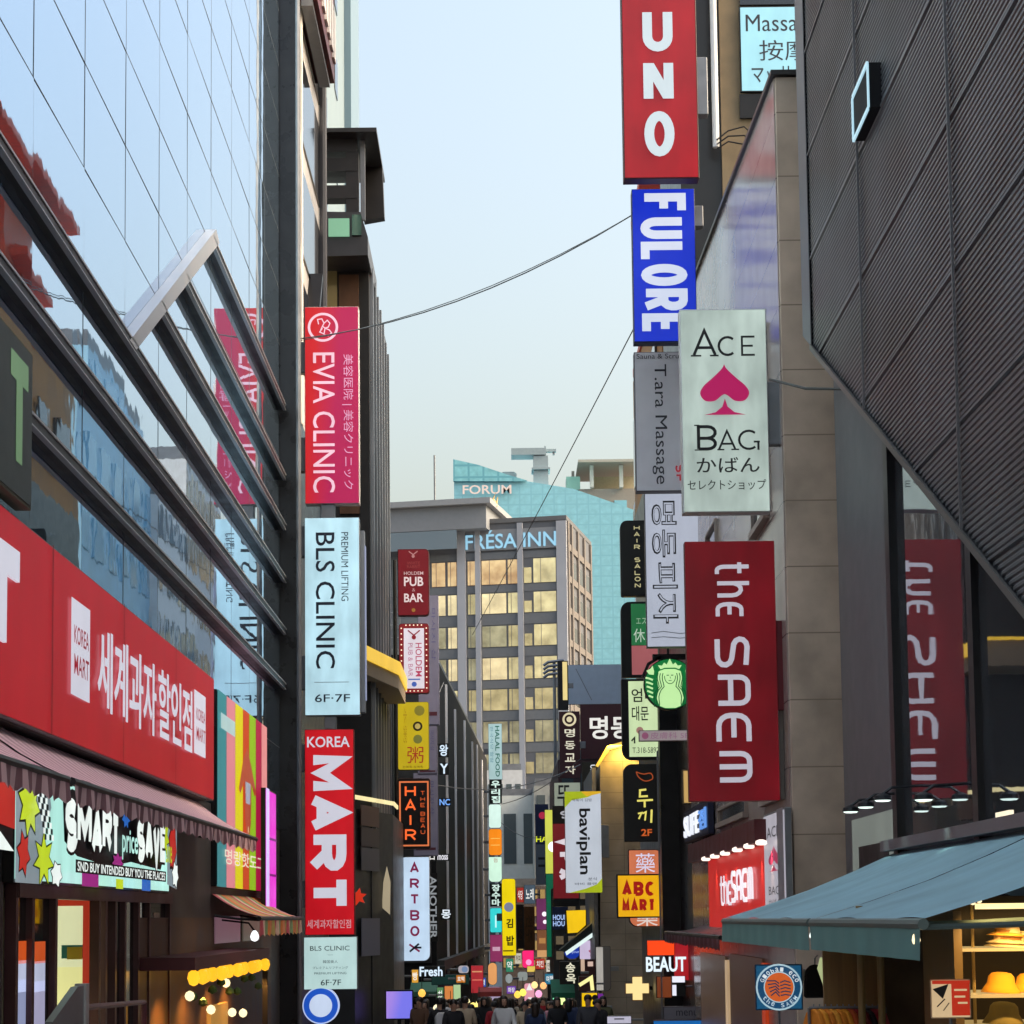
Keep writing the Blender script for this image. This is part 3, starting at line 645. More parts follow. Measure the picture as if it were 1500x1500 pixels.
inb('wall', MB().box(-22, -5.6, 58, 73.2, gz(66), 46), mat('pale_blue_panel', '74868f', .5, var=.05, scale=.6), gt)
inb('corner_fin', MB().box(-7, -5.35, 73.2, 77.5, gz(66), 46), mat('corner_metal', '6e8694', .4, .2), gt)
b = MB().box(-5.63, -5.56, -.9, .9, 0, 1.3); cells = [(0, y, z) for z in [18+3.1*k for k in range(9)] for y in (61, 64.8, 69.2)]
ws = repeat('window', MB().box(-5.64, -5.565, -.55, .55, 0, 1.35), WINBLK, gt, cells)
for o in ws: o.location = Vector(o.location)-Vector(gt.location)
# dark building with the roof frame
db = thing('dark_building', 'dark finned building topped by a steel roof frame and a glazed bay', 'building', (-3.6, 60, gz(60)))
zt3 = P(548, 378, 56).z
inb('wall', MB().box(-16, -3.62, 56, 64.9, gz(65)-.3, zt3), mat('dark_brown_panel', (.024, .023, .024), .45, .2, var=.25), db)
for k in range(7):
    y = 56.3+1.32*k
    inb('fin', MB().box(-3.62, -3.52, y, y+.18, gz(65)+6.5, zt3-.2-.25*(k > 4)), FINM, db)
inb('reveal', MB().box(-4.45, -3.9, 55.9, 55.99, 12.9, zt3-.5), mat('bronze_panel', '6a4a34', .4, .3, var=.2), db)
inb('window', MB().box(-5.3, -4.5, 55.9, 55.98, 13.2, zt3-.3), mat('warm_window', 'a89868', .1, .3), db)
zb1 = P(515, 386, 55).z; zb2 = P(515, 318, 55).z
inb('glazed_bay', MB().prism([(-9, zb1), (-3.55, zb1+.1), (-3.55, zb1+.62), (-3.75, zb2), (-9, zb2+.12)], 54.6, 58.5), mat('bay_metal', '4a4a4e', .4, .4, var=.1), db)
inb('bay_window', MB().box(-4.62, -4.05, 54.52, 54.59, zb1+.62, zb2-.2), lit('8fc8a4', .75, uneven=.05), db)
inb('bay_window', MB().box(-3.98, -3.72, 54.52, 54.59, zb1+.64, zb2-.1), mat('green_glass', '5a8078', .08, .5), db)
fr = mat('frame_steel', (.032, .03, .032), .45, .3, var=.15)
zf0 = P(520, 320, 56).z
b = MB()
for (za_, zb_) in ((222, 203), (250, 231), (290, 271)):
    b.box(-9, -3.95, 56, 56.5, P(520, za_, 56).z, P(520, zb_, 56).z)
b.box(-4.25, -3.9, 56.02, 56.48, zf0, P(520, 222, 56).z+.05); b.box(-5.6, -5.4, 56.02, 56.45, zf0, P(520, 222, 56).z+.05)
inb('roof_frame', b, fr, db)
zr_ = P(520, 203, 56).z
inb('roof_frame_plate', MB().prism_z([(-9, 55.5), (-3.35, 55.5), (-3.35, 59.5), (-9, 59.5)], zr_+.002, zr_+.12), fr, db)
inb('roof_frame_plate', MB().prism([(-3.9, zr_-1.6), (-3.3, zr_-1.5), (-3.35, zr_), (-3.9, zr_)], 58.2, 58.6), fr, db)
inb('roof_frame_post', MB().box(-3.85, -3.72, 56.1, 56.25, zf0, zr_), STEEL, db)
# lit canopies on it
def P3(px, py, D): return P(px, py, D)
z1_, z2_ = P(560, 985, 54).z, P(560, 945, 54).z
inb('canopy', MB().prism_z([(-5.5, 54), (-3.72, 54), (-2.96, 57.9), (-2.96, 62), (-5.5, 62)], z1_, z2_), mat('canopy_beige', '9a8a74', .6, var=.1), db)
inb('canopy_light', MB().prism_z([(-3.73, 53.9), (-3.68, 53.9), (-2.90, 57.9), (-2.90, 61.9), (-2.955, 61.9), (-2.955, 57.9)], z2_-.34, z2_+.03), lit('f0c23c', 1.05), db)
inb('canopy_edge', MB().box(-5.5, -3.74, 53.93, 53.99, z2_-.05, z2_+.03), lit('f0c23c', 1.05), db)
inb('lower_block', MB().prism_z([(-6, 54.6), (-4.0, 54.6), (-3.15, 58), (-3.15, 64), (-6, 64)], gz(65), P(560, 1185, 55).z), mat('dark_grey_clad', (.03, .03, .033), .4, .2, var=.2), db)
zl_ = P(560, 1168, 55).z
inb('light_line', MB().prism_z([(-5.5, 54.55), (-3.96, 54.55), (-3.1, 57.95), (-3.1, 60), (-3.14, 60), (-3.14, 58), (-4.0, 54.6), (-5.5, 54.6)], zl_-.06, zl_+.05), lit('f4e4a8', 1.15), db)
for za_, zb_, c_ in ((1180, 1210, '6a4a42'), (1212, 1240, '4a3a3c'), (1242, 1275, '5e5a64'), (1345, 1400, '7a7a8c')):
    inb('side_panel', MB().prism_z([(-3.83, 54.9), (-3.45, 56.6), (-3.47, 56.62), (-3.85, 54.92)], P(560, zb_, 55.5).z, P(560, za_, 55.5).z), paint(c_), db)
sg = P(566, 1340, 57)
fl = thing('sail_banner', 'narrow cream feather banner on the dark building beside the tall yellow sign', 'banner', tuple(sg)); fl['label'] = 'narrow cream feather banner between the red MART sign and the white ARTBOX sign'
fl['label'] = 'narrow cream feather banner hanging between the two sign stacks on the left'
MB().prism([(-.12, .2), (.1, 0), (.12, .9), (.02, 1.35), (-.08, .9)], 0, .05).build('cloth', lit('c8b898', .7), fl)
MB().tube([(.11, .02, -.1), (.12, .02, 1.0)], .02).build('pole', STEEL, fl)
rs3 = thing('leaf_sign', 'small red leaf shaped sign peeking out behind the red MART sign', 'sign', tuple(P(524, 1325, 42.5)))
MB().prism([(q[0], q[1]) for q in star(.0, .16, .19, .19, 6, .5, .3)], 0, .08).build('leaf', lit('d8341c', .9), rs3)
MB().box(-.28, 0, .03, .06, .14, .18).build('bracket', BLACK, rs3)
scr = thing('screen', 'purple glowing screen standing at street level left of the crowd', 'screen', tuple(P(585, 1500, 56)))
a, c = P(566, 1492, 56), P(606, 1452, 56)
MB().box(-.38, .38, 0, .12, a.z-scr.location.z-.04, c.z-scr.location.z+.04).build('casing', BLACK, scr)
MB().box(-.35, .35, -.01, 0, a.z-scr.location.z, c.z-scr.location.z).build('display', grad2('purple_display', 'a88ae8', '7a7af0', 1), scr)
MB().box(-.05, .05, .02, .1, gz(56)-scr.location.z, a.z-scr.location.z).build('stand', BLACK, scr)

# ------------------------------------------------------------------ second left stack (64 m)
D2 = 64
MRN = mat('maroon_face', '7c1a24', .45, var=.06)
its = [('l', [(.36, .035), (.5, .085), (.64, .035)], .035, lit('c88a8a', .7)), ('o', .5, .11, .05, lit('c88a8a', .7)), ('t', 'WHITE', .3, .19, .72, .235, lit('a84a4a', .6)), ('t', 'RABBIT', .3, .245, .72, .29, lit('a84a4a', .6)), ('t', 'HOLDEM', .2, .34, .82, .39, lit('d8b8b8', .8), {'off': .01}),
       ('t', 'PUB', .2, .42, .82, .56, lit('ead8d8', .9), {'off': .02}), ('t', '&', .46, .59, .56, .64, lit('c89a9a', .8)), ('t', 'BAR', .2, .67, .82, .80, lit('ead8d8', .9), {'off': .02}), ('o', .5, .92, .06, lit('b8843a', .6))]
fsign('blade_sign', 'dark red pub and bar sign at the top of the second left stack', (583, 804, 628, 902), D2, .3, mat('maroon_cab', '4a1016', .5), lit('7a1420', .8), its, rad=(.02, .12, .12, .02), rim=.02)  # unlit sign; glow is put into its face and letters
its = [('r', .16, .07, .84, .93, lit('e4dce6', .95), 'panel'), ('l', [(.3, .10), (.5, .17), (.7, .10)], .04, lit('a02030', .7)), ('o', .5, .20, .07, lit('a02030', .7)), ('t', 'HOLDEM', .55, .28, .76, .76, lit('c04a6a', .8), {'rot': 1, 'off': .01}), ('t', 'PUB & BAR', .3, .28, .46, .76, lit('c890a8', .8), {'rot': 1, 'off': .01}), ('r', .3, .79, .7, .81, lit('5a7ac0', .8)), ('o', .5, .87, .08, lit('4a6ac0', .8))]
bulb = lit('ffe8c8', 1.3, uneven=0)
for k in range(12):
    its += [('o', .08, .07+.078*k, .022, bulb, 'bulb'), ('o', .92, .07+.078*k, .022, bulb, 'bulb')]
for k in range(5): its += [('o', .24+.13*k, .03, .022, bulb, 'bulb'), ('o', .24+.13*k, .97, .022, bulb, 'bulb')]
fsign('blade_sign', 'white vertical sign framed by a dark red border of round bulbs', (585, 913, 628, 1016), D2, .3, mat('maroon_cab', None), lit('8a2026', .8), its, rad=.08, rim=.015)
YB = mat('brown_ink', '5a3a10', .6)
its = [('o', .7, .13, .16, lit('8a8030', .8)), ('o', .64, .36, .15, mat('seal', '3a3020', .6)), ('o', .64, .36, .09, lit('c8b060', .8)), ('o', .64, .55, .14, lit('7a7a38', .8)), ('t', '本粥', .18, .06, .3, .6, lit('b09018', .8), {'rot': 1}), ('t', '粥', .3, .66, .82, .9, lit('a82a20', .8)), ('t', '전복죽 삼계죽', .15, .94, .8, .975, YB)]
fsign('blade_sign', 'yellow vertical sign with seals and a red Chinese character', (583, 1028, 628, 1128), D2, .3, mat('olive_cab', '5a5418', .5), lit('c8b01c', .9), its, rad=.05, rim=.012)
ORG = lit('ff6a30', 1.15, uneven=0)
its = [('l', [(.07, .05), (.93, .05), (.93, .95), (.07, .95)], .05, lit('e07848', 1.0), True, 'neon_tube')]
for ch, v in zip('HAIR', (.10, .30, .51, .72)): its.append(('s', ch, .22, v, .56, v+.16, ORG, {'wt': .16}))
for k, ch in enumerate('THEBEAU'): its.append(('s', ch, .70, .18+.085*k+(.04 if k > 2 else 0), .84, .18+.085*k+.06+(.04 if k > 2 else 0), lit('d05828', .95), {'wt': .16}))
fsign('blade_sign', 'black sign with orange neon HAIR letters and neon border', (583, 1140, 630, 1244), D2, .28, mat('bronze_cab', '5a3426', .5), mat('neon_back', (.012, .006, .006), .5), its, rad=.06, rim=.01)
its = []
VIO = lit('8a2050', .75, uneven=0)
for k, ch in enumerate('ARTBO'): its.append(('s', ch, .36, .055+.152*k, .66, .055+.152*k+.10, VIO, {'wt': .2}))
its += [('l', [(.33, .84), (.66, .91)], .06, VIO), ('l', [(.34, .91), (.64, .835)], .06, NAVY), ('l', [(.48, .872), (.72, .872)], .06, NAVY)]
fsign('blade_sign', 'white vertical sign with spaced purple letters at the bottom of the second left stack', (585, 1255, 629, 1408), D2, .3, mat('pale_cab', (.4, .42, .46), .5), lit('c4dcf4', 1.02), its, rad=(.03, .2, .03, .2), rim=.012)
# lavender sign backs behind that stack
LAV = mat('lavender_panel', '8a88a4', .5, var=.1)
for i, (r, lab) in enumerate((((613, 872, 642, 1062), 'pale lavender sign back behind the dark red pub sign'), ((612, 1063, 640, 1136), 'pale lavender sign back behind the yellow sign'), ((606, 1132, 641, 1254), 'pale lavender sign back behind the orange neon sign'))):
    fsign('sign_back', lab, r, 70, .25, mat('lavender_edge', '6a6880', .5), LAV, [('t', '마사지 샵', .66, .1, .85, .5, mat('lav_ink', '6a6a9a', .5), {'rot': 1}), ('r', .1, .9, .9, .93, mat('maroon_ink', '5a2a3a', .5))], rim=.02)
mk = thing('pole', 'thin dark pole carrying the second left stack of signs', 'pole', (P(582, 1450, 66).x, 66, gz(66)))
MB().tube([(0, 0, 0), (0, 0, 16)], .07, 8).build('shaft', BLACK, mk)
# ================================================================== RIGHT SIDE
XB = 3.95
be = thing('beige_building', 'beige stone clad building on the right carrying the white and red blade signs', 'building', (XB, 35, gz(35)))
za_, zb_ = W(1150, 60, XB).z, W(1020, 388, XB).z
ya_, yb_ = 28.2, 43.2
inb('wall', MB().prism_x([(ya_, gz(43)-.3), (yb_, gz(43)-.3), (yb_, zb_), (ya_, za_)], XB, 16), gridded('polished_stone', '9a8e88', '6a6260', 3.1, .93, .016, .2, var=.10, ax=(1, 2)), be)
inb('front_cladding', MB().box(XB+.02, 16, 28.12, 28.2, gz(43)-.3, za_-.02), STONE, be)
inb('coping', MB().prism_x([(ya_-.14, za_), (yb_, zb_), (yb_, zb_+.07), (ya_-.14, za_+.07)], XB-.05, 16), mat('dark_coping', (.03, .03, .032), .4), be)
def rwin(px0, px1, ref, X=XB, n='window', m=None, root=be, frame=True):
    y0, y1 = W(px0, 1300, X).y, W(px1, 1300, X).y; zt_, zb2_ = W(ref[0], ref[1], X).z, W(ref[0], ref[2], X).z
    o = inb(n, MB().box(X-.012, X-.002, y0, y1, zb2_, zt_), m or WINBLK, root)
    if frame:
        b = MB(); t_ = .07
        b.box(X-.06, X-.003, y1-t_, y1, zb2_, zt_); b.box(X-.06, X-.003, y0, y0+t_, zb2_, zt_); b.box(X-.1, X-.003, y1-.1, y0+.1, zb2_-.09, zb2_); b.box(X-.06, X-.003, y1, y0, zt_-.05, zt_)
        loc(b.build('window_frame', mat('stone_frame', '8d8078', .5), o), root)
    return o
rwin(1118, 1141, (1130, 455, 560)); rwin(1118, 1139, (1130, 620, 745)); rwin(1124, 1152, (1140, 980, 1165)); rwin(1048, 1062, (1055, 752, 790)); rwin(1058, 1098, (1080, 1172, 1196))
# dark ribbed building on the far right
XD, XRB = 4.54, 4.05
rb = thing('ribbed_building', 'dark corrugated metal building with a diagonal lower edge over mirror glass on the right', 'building', (XD, 20, gz(20)))
inb('core', MB().box(XD+.03, 16, 4, 27.15, gz(28)-.3, 19), CHAR, rb)
inb('grey_panel', MB().box(XD-.02, XD+.03, 23.4, 27.15, gz(28)-.3, 9.9), mat('slate_panel', (.10, .10, .11), .5, .1, var=.1), rb)
b = MB(); rnd = random.Random(5)
for ya2, yb2 in ((4, 9.8), (9.8, 14.6), (14.6, 19.4), (19.4, 23.3)):
    for zq in range(-2, 9, 2):
        t1 = rnd.uniform(-.002, .002); b.face([(XD+t1, ya2, zq), (XD-t1, ya2, zq+2), (XD-t1, yb2, zq+2), (XD+t1, yb2, zq)])
loc(b.build('glass_wall', mat('right_glass', (.35, .37, .42), .02, .9, bump=.0014, bscale=1.0), rb), rb)
b = MB()
for y in (9.8, 14.6, 19.4): b.box(XD-.07, XD+.02, y-.1, y+.12, gz(28), 9.5)
inb('mullion', b, BLACK, rb)
inb('corner_post', MB().box(XD-.09, XD+.02, 23.2, 23.45, gz(28), 9.5), BLACK, rb)
def cutz(y):      # diagonal lower edge
    p, q = W(1203, 520, XRB), W(1500, 884, XRB); return p.z+(y-p.y)*(q.z-p.z)/(q.y-p.y)
def cuty(z):
    p, q = W(1203, 520, XRB), W(1500, 884, XRB); return p.y+(z-p.z)*(q.y-p.y)/(q.z-p.z)
YE = W(1187, 300, XRB).y
RIB = mat('ribbed_metal', (.135, .137, .148), .36, .45, var=.5, scale=.7)
PL = .060; z = 3.2; zs_ = []
rows = []
while z < 18.5: rows.append(z); z += PL
seams = [26.4, 22.1, 17.6, 13.2, 8.6, 4]
for si in range(5):
    ya2, yb2 = seams[si+1]+.02, seams[si]
    b = MB()
    for k, z in enumerate(rows):
        if si == 0 and z > cutz(24.6)+.02 and False: continue
        yc = ya2; yb3 = min(yb2, cuty(z))
        if yb3 < ya2+.02: continue
        d = .013 if k % 23 else .03
        h = PL*.62
        b.face([(XRB, yc, z), (XRB, yb3, z), (XRB-d, yb3, z+PL*.2), (XRB-d, yc, z+PL*.2)])
        b.face([(XRB-d, yc, z+PL*.2), (XRB-d, yb3, z+PL*.2), (XRB-d, yb3, z+h), (XRB-d, yc, z+h)])
        b.face([(XRB-d, yc, z+h), (XRB-d, yb3, z+h), (XRB, yb3, z+PL*.85), (XRB, yc, z+PL*.85)])
        b.face([(XRB, yc, z+PL*.85), (XRB, yb3, z+PL*.85), (XRB, yb3, z+PL), (XRB, yc, z+PL)])
    if b.v: loc(b.build('ribbed_panel', RIB, rb), rb)
inb('smooth_end', MB().prism_x([(26.42, cutz(26.42)), (YE, cutz(YE)), (YE, 19), (26.42, 19)], XRB-.04, XRB), mat('ribbed_flat', (.16, .16, .175), .45, .4, var=.3, scale=.7), rb)
inb('end_return', MB().prism_x([(YE, cutz(YE)-.05), (YE+.05, cutz(YE)), (YE+.05, 19), (YE, 19)], XRB-.03, 12), CHAR, rb)
b = MB(); b.prism_x([(4.5, cutz(4.5)-.05), (YE, cutz(YE)-.05), (YE, cutz(YE)+.03), (4.5, cutz(4.5)+.03)], XRB-.06, XRB-.035)
loc(b.build('edge_trim', mat('trim_bronze', (.12, .11, .10), .4, .5), rb), rb)
b = MB(); b.prism_x([(4.5, cutz(4.5)-.04), (YE, cutz(YE)-.04), (YE, cutz(YE)), (4.5, cutz(4.5))], XRB-.035, XD+.03)
loc(b.build('soffit', CHAR, rb), rb)
for yy in seams[1:5]:
    b = MB().box(XRB-.054, XRB-.03, yy-.008, yy+.02, cutz(yy), 18.5)
    loc(b.build('seam_clip', mat('seam_metal', (.14, .14, .15), .4, .5), rb), rb)
# small lit porthole frame
a, c = W(1257, 140, XRB), W(1277, 88, XRB)
ylo, yhi = W(1279, 140, XRB-.1).y, W(1255, 140, XRB-.1).y; zb3, zt3_ = W(1279, 158, XRB-.1).z, W(1279, 88, XRB-.1).z
wf = inb('window', MB().box(XRB-.14, XRB+.05, ylo, yhi, zb3, zt3_), mat('porthole_black', (.008, .008, .01), .7, spec=.2), rb)
b = MB(); t_ = .022
b.box(XRB-.16, XRB-.142, ylo-t_, ylo+t_, zb3, zt3_); b.box(XRB-.16, XRB-.142, yhi-t_, yhi+t_, zb3, zt3_); b.box(XRB-.16, XRB-.142, ylo+t_, yhi-t_, zb3-t_, zb3+t_); b.box(XRB-.16, XRB-.142, ylo+t_, yhi-t_, zt3_-t_, zt3_+t_)
loc(b.build('window_frame', lit('b4dcec', .95, uneven=0), wf), rb)
# lit side entrance on the grey panel
en = inb('lit_recess', MB().box(XD-.06, XD-.025, W(1257, 1300, XD).y, W(1322, 1300, XD).y, gz(25), W(1290, 1192, XD).z), lit('868f88', .62), rb)
inb('door_opening', MB().box(XD-.075, XD-.065, W(1268, 1300, XD).y, W(1312, 1300, XD).y, gz(25), W(1290, 1236, XD).z), BLACK, rb)
for i, (px, py) in enumerate(((1246, 1187), (1268, 1180), (1293, 1170), (1353, 1169))):
    p = W(px, py, XD-.42)
    lp = thing('spotlight', ['farthest white wall spotlight beside the beige stone corner', 'second white wall spotlight over the lit recess', 'third white wall spotlight over the lit recess', 'white spotlight in front of the mirror glass on the right'][i], 'spotlight', tuple(p), 0, 'white spotlights on arms above the teal awning')
    MB().lathe([(.03, .06), (.09, .03), (.1, -.015)], (0, 0, 0), 16).build('housing', BLACK, lp)
    MB().lathe([(.088, -.018), (.07, -.03), (.02, -.034)], (0, 0, 0), 16).build('lens', lit('e8fff4', 1.9, uneven=0), lp)
    MB().tube([(0, 0, .05), (.1, 0, .12), (.44, 0, .14)], .018).build('arm', BLACK, lp)
    spot(lp, (0, 0, -.05), 'dcffec', 2, (.5, 0, -.9), 45)
ln = thing('wall_cable', 'black cable sagging along the beige stone corner', 'cable'); p1_, p2_ = P(1128, 556, 28.0), P(1236, 570, 26.3)
ln.location = p1_
b = MB(); b.tube([Vector((0, 0, 0)), (p2_-p1_)*.5+Vector((0, 0, -.06)), p2_-p1_], .02); b.build('line', BLACK, ln)

# ------------------------------------------------------------------ right blade signs
SER = mat('ink_black', (.012, .012, .014), .5)
PKM = lit('b4125c', .85, .35, 0)
ACEF = lit('b4c4bc', .95, .35, .24)
def serif(ch, u0, v0, u1, v1, wt=.10):
    return ('s', ch, u0, v0, u1, v1, SER, {'wt': wt})
sp_ = []
for k in range(41):
    t_ = k/40
    if t_ <= .5:
        q = t_*2; pts_ = [(.0, 0), (.06, .16), (.27, .38), (.34, .62), (.30, .80), (.17, .83), (.06, .74), (0, .70)]
    sp_ = sp_
def cat_(pts, n=6):
    out = []
    for i in range(len(pts)-1):
        p0, p1, p2, p3 = pts[max(i-1, 0)], pts[i], pts[i+1], pts[min(i+2, len(pts)-1)]
        for k in range(n):
            t = k/n; out.append(tuple(.5*((2*p1[j])+(p2[j]-p0[j])*t+(2*p0[j]-5*p1[j]+4*p2[j]-p3[j])*t*t+(3*p1[j]-p0[j]-3*p2[j]+p3[j])*t**3) for j in (0, 1)))
    return out+[pts[-1]]
half = cat_([(0, 0), (.05, .13), (.22, .36), (.40, .58), (.47, .78), (.38, .97), (.20, .98), (.06, .84), (0, .80)])
def spade(cu, v0, v1, wu, m, nm='emblem'):
    h_ = (v1-v0)*.74; r_s = [(cu+a*wu, v0+b_*h_) for a, b_ in half]; l_s = [(cu-a*wu, v0+b_*h_) for a, b_ in half]
    stem = [(cu, v0+(v1-v0)*.68), (cu+.05*wu, v0+.84*(v1-v0)), (cu+.18*wu, v0+.95*(v1-v0)), (cu+.40*wu, v1), (cu-.40*wu, v1), (cu-.18*wu, v0+.95*(v1-v0)), (cu-.05*wu, v0+.84*(v1-v0))]
    return [('p', r_s, m, nm), ('p', l_s[::-1], m, nm), ('p', stem, m, nm)]
items = [serif('A', .14, .10, .42, .235, .105), serif('C', .43, .135, .66, .235, .12), serif('E', .70, .135, .87, .235), ('r', .12, .228, .24, .236, SER, 'serif'), ('r', .34, .228, .44, .236, SER, 'serif')]
items += spade(.5, .275, .525, .60, PKM)
items += [serif('B', .17, .575, .40, .70, .125), serif('A', .41, .60, .62, .70), ('s', 'C', .64, .60, .89, .70, SER, {'wt': .11}), ('r', .82, .655, .89, .664, SER, 'serif'), ('r', .86, .655, .885, .70, SER, 'serif'), ('r', .14, .574, .2, .58, SER, 'serif'), ('r', .14, .695, .2, .701, SER, 'serif'), ('r', .40, .694, .48, .701, SER, 'serif'), ('r', .56, .694, .65, .701, SER, 'serif'),
          ('t', 'かばん', .16, .735, .88, .81, SER, {'off': .006}), ('t', 'セレクトショップ', .05, .845, .95, .895, SER, {'off': .004})]
fsign('blade_sign', 'large white lit sign with a pink spade between black letters', (1001, 452, 1122, 751), 28.3, .26, LEDGE, ACEF, items, br=[(1122, 558, 1156, 650)], rim=.015)
SAM = lit('86081a', .5, .35, .3)
WS = lit('c4c0cc', .85, .4, .03)
items = [('s', 'the', .30, .075, .69, .30, WS, {'rot': 1, 'wt': .14, 'gap': .3}), ('s', 'saem', .31, .37, .70, .93, WS, {'rot': 1, 'wt': .16, 'gap': .25})]
items = [('s', 'the', .33, .075, .64, .30, WS, {'rot': 1, 'wt': .15, 'gap': .28}), ('s', 'saem', .31, .37, .70, .93, WS, {'rot': 1, 'wt': .15, 'gap': .22})]
fsign('blade_sign', 'dark red vertical sign with white rounded sideways letters on the right', (1010, 792, 1134, 1174), 28.6, .2, mat('saem_cab', '5a0c14', .45), SAM, items, br=[(1134, 908, 1167, 1040)], bm=mat('saem_bracket', '6a1220', .5), rim=.004)
UNOR = lit('a80c1c', .78, .35, .22)
UL = lit('c2d0d8', .95, .4, .04)
items = []
for ch, a_, b_ in (('J', -.262, -.055), ('U', .05, .295), ('N', .335, .585), ('O', .63, .88)):
    items.append(('s', ch, .28, a_+.0, .68, b_, UL, {'wt': .21, 'ext': .012}))
t = fsign('blade_sign', 'tall red sign with stacked silver white block letters cut by the top edge', (914, -150, 1016, 262), 35, .3, mat('uno_cab', '3a0a0e', .5), UNOR, [(k[0], k[1], k[2], (v0 := (150+262*0+262*k[3])/412 if k[3] >= 0 else (150+262*k[3])/412), k[4], (150+262*k[5])/412, k[6], k[7]) for k in items], br=[(1016, 82, 1036, 166)], rim=.02)
FUL = lit('0a2cc0', .95, .35, .06)
FW = lit('ccd4e8', .95, .4, .03)
items = [('s', 'FUL', .13, .03, .86, .49, FW, {'rot': 1, 'wt': .19, 'gap': .12}), ('s', 'ORE', .13, .495, .86, .96, FW, {'rot': 1, 'wt': .19, 'gap': .12})]
fsign('blade_sign', 'bright blue vertical sign with white sideways block letters', (929, 276, 1017, 501), 36, .3, mat('blue_cab', '0c1848', .5), FUL, items, br=[(1010, 300, 1030, 330)], rim=.012)
GRY = mat('tara_face', 'c4c2ca', .5, var=.05)
INK2 = mat('slate_ink', '2a2a34', .5)
items = [('t', 'T.ara Massage', .32, .09, .62, .95, INK2, {'rot': 1}), ('s', '5F'.replace('5', 'S'), .76, .81, .94, .94, lit('b03040', .7), {'rot': 1, 'wt': .2}), ('t', 'Sauna & Scrub', .05, .015, .95, .05, INK2)]
fsign('blade_sign', 'unlit grey massage sign with dark sideways letters below the blue sign', (932, 515, 1004, 720), 37.5, .25, mat('tara_cab', '4e4c54', .5), GRY, items, rim=.015, br=[(1004, 540, 1040, 570), (1004, 660, 1040, 690)])
PZ = lit('b8bece', .85, .35, .06)
items = [('t', '명동', .12, .05, .58, .42, SER, {'rot': 1, 'off': .018}), ('t', '피자', .12, .45, .58, .85, SER, {'rot': 1, 'off': .018}), ('t', '명동', .147, .062, .553, .408, PZ, {'rot': 1, 'off': -.016}), ('t', '피자', .147, .462, .553, .838, PZ, {'rot': 1, 'off': -.016}), ('l', [(.08, .91), (.3, .90), (.6, .915), (.9, .905)], .015, STEEL), ('l', [(.08, .94), (.3, .935), (.6, .945), (.9, .935)], .015, STEEL)]
fsign('blade_sign', 'pale grey Korean lettered sign half hidden behind the white spade sign', (948, 722, 1024, 948), 40.5, .25, mat('pizza_cab', '5a5c66', .5), PZ, items, rim=.012, br=[(1024, 760, 1040, 790)])

# red cosmetics shopfront on the beige wall
XF2 = 3.85
sf = thing('cosmetics_shopfront', 'red shopfront with a row of downlights and raised white letters on the beige wall', 'shopfront', (XF2, 34, gz(34)))
zt4, zb4 = W(1108, 1202, 3.75).z, W(1118, 1234, 3.75).z
MR2 = mat('dark_red_fascia', (.09, .008, .012), .4, var=.1)
inb('fascia', MB().box(3.66, XB, W(1111, 1300, 3.7).y, W(1012, 1300, 3.7).y, zb4, zt4), MR2, sf)
ypa, ypb = W(1124, 1300, 3.87).y, W(1038, 1300, 3.87).y
inb('red_panel', MB().box(3.87, XB, ypa, ypb, W(1040, 1362, 3.87).z, zb4), lit('c8221e', .8, .4, .1), sf)
for i, (px, py) in enumerate(((1034, 1257), (1047, 1252), (1062, 1248), (1080, 1243), (1097, 1238), (1115, 1233))):
    p = W(px, py, 3.68); l_ = inb('downlight', MB().lathe([(.03, .05), (.08, .03), (.085, -.01), (.06, -.03)], (p.x, p.y, zb4-.02), 14), lit('ffe8d8', 1.7, uneven=0), sf)
    spot(sf, Vector((3.76, p.y, zb4-.07))-sf.location, 'ffd0b0', 22, Vector((3.9, p.y, zb4-1.5))-sf.location, 55)
ysa, ysb = W(1103, 1300, 3.83).y, W(1055, 1300, 3.83).y; zA, zB = W(1080, 1330, 3.83).z, W(1080, 1274, 3.83).z
lt = thing('letter_sign', 'raised white 3D letters on the glowing red panel of the cosmetics shop', 'sign', (3.84, (ysa+ysb)/2, zA), -PI/2)
fill_sign(lt, ysb-ysa, zB-zA, [('s', 'the', .0, .25, .36, .92, lit('e8e2ec', 1.0), {'wt': .13, 'ext': .02}), ('s', 'saem', .38, .0, 1, .86, lit('f4eef6', 1.05), {'wt': .15, 'gap': .25, 'ext': .02})], 0)
awning('awning', 'low dark red awning over the cosmetics shop door', XB-.02, 3.2, 30.5, 41, W(1100, 1358, XB).z, W(1100, 1374, 3.2).z, W(1100, 1398, 3.2).z, MR2, MR2, -PI/2)
inb('door_frame', MB().box(XB-.06, XB-.01, 31, 31.4, gz(34), W(1090, 1405, XB).z), lit('c0401c', .7), sf)
inb('door_frame', MB().box(XB-.06, XB-.01, 36.2, 36.6, gz(34), W(1060, 1405, XB).z), lit('d8b890', .7), sf)
inb('shop_window', MB().box(XB-.03, XB-.012, 31.5, 36.1, gz(34), W(1090, 1400, XB).z), lit('4a3428', .55), sf)
inb('shop_window', MB().box(XB-.03, XB-.012, 36.8, 41.5, gz(34), W(1060, 1400, XB).z), lit('5a4638', .55), sf)
its = spade(.5, .32, .56, .55, lit('b8305a', .7))+[('t', 'ACE', .2, .14, .8, .24, SER), ('t', 'BAG', .25, .70, .75, .78, SER), ('t', 'かばん', .25, .82, .8, .88, SER), ('r', .72, .0, 1, 1, mat('grey_side', '8a8890', .5), 'panel')]
wsign('wall_sign', 'small white wall sign with a pink spade beside the teal awning', 1121, 1152, (1140, 1186, 1345), 3.84, .09, STEEL, lit('c2bfca', .72), its)
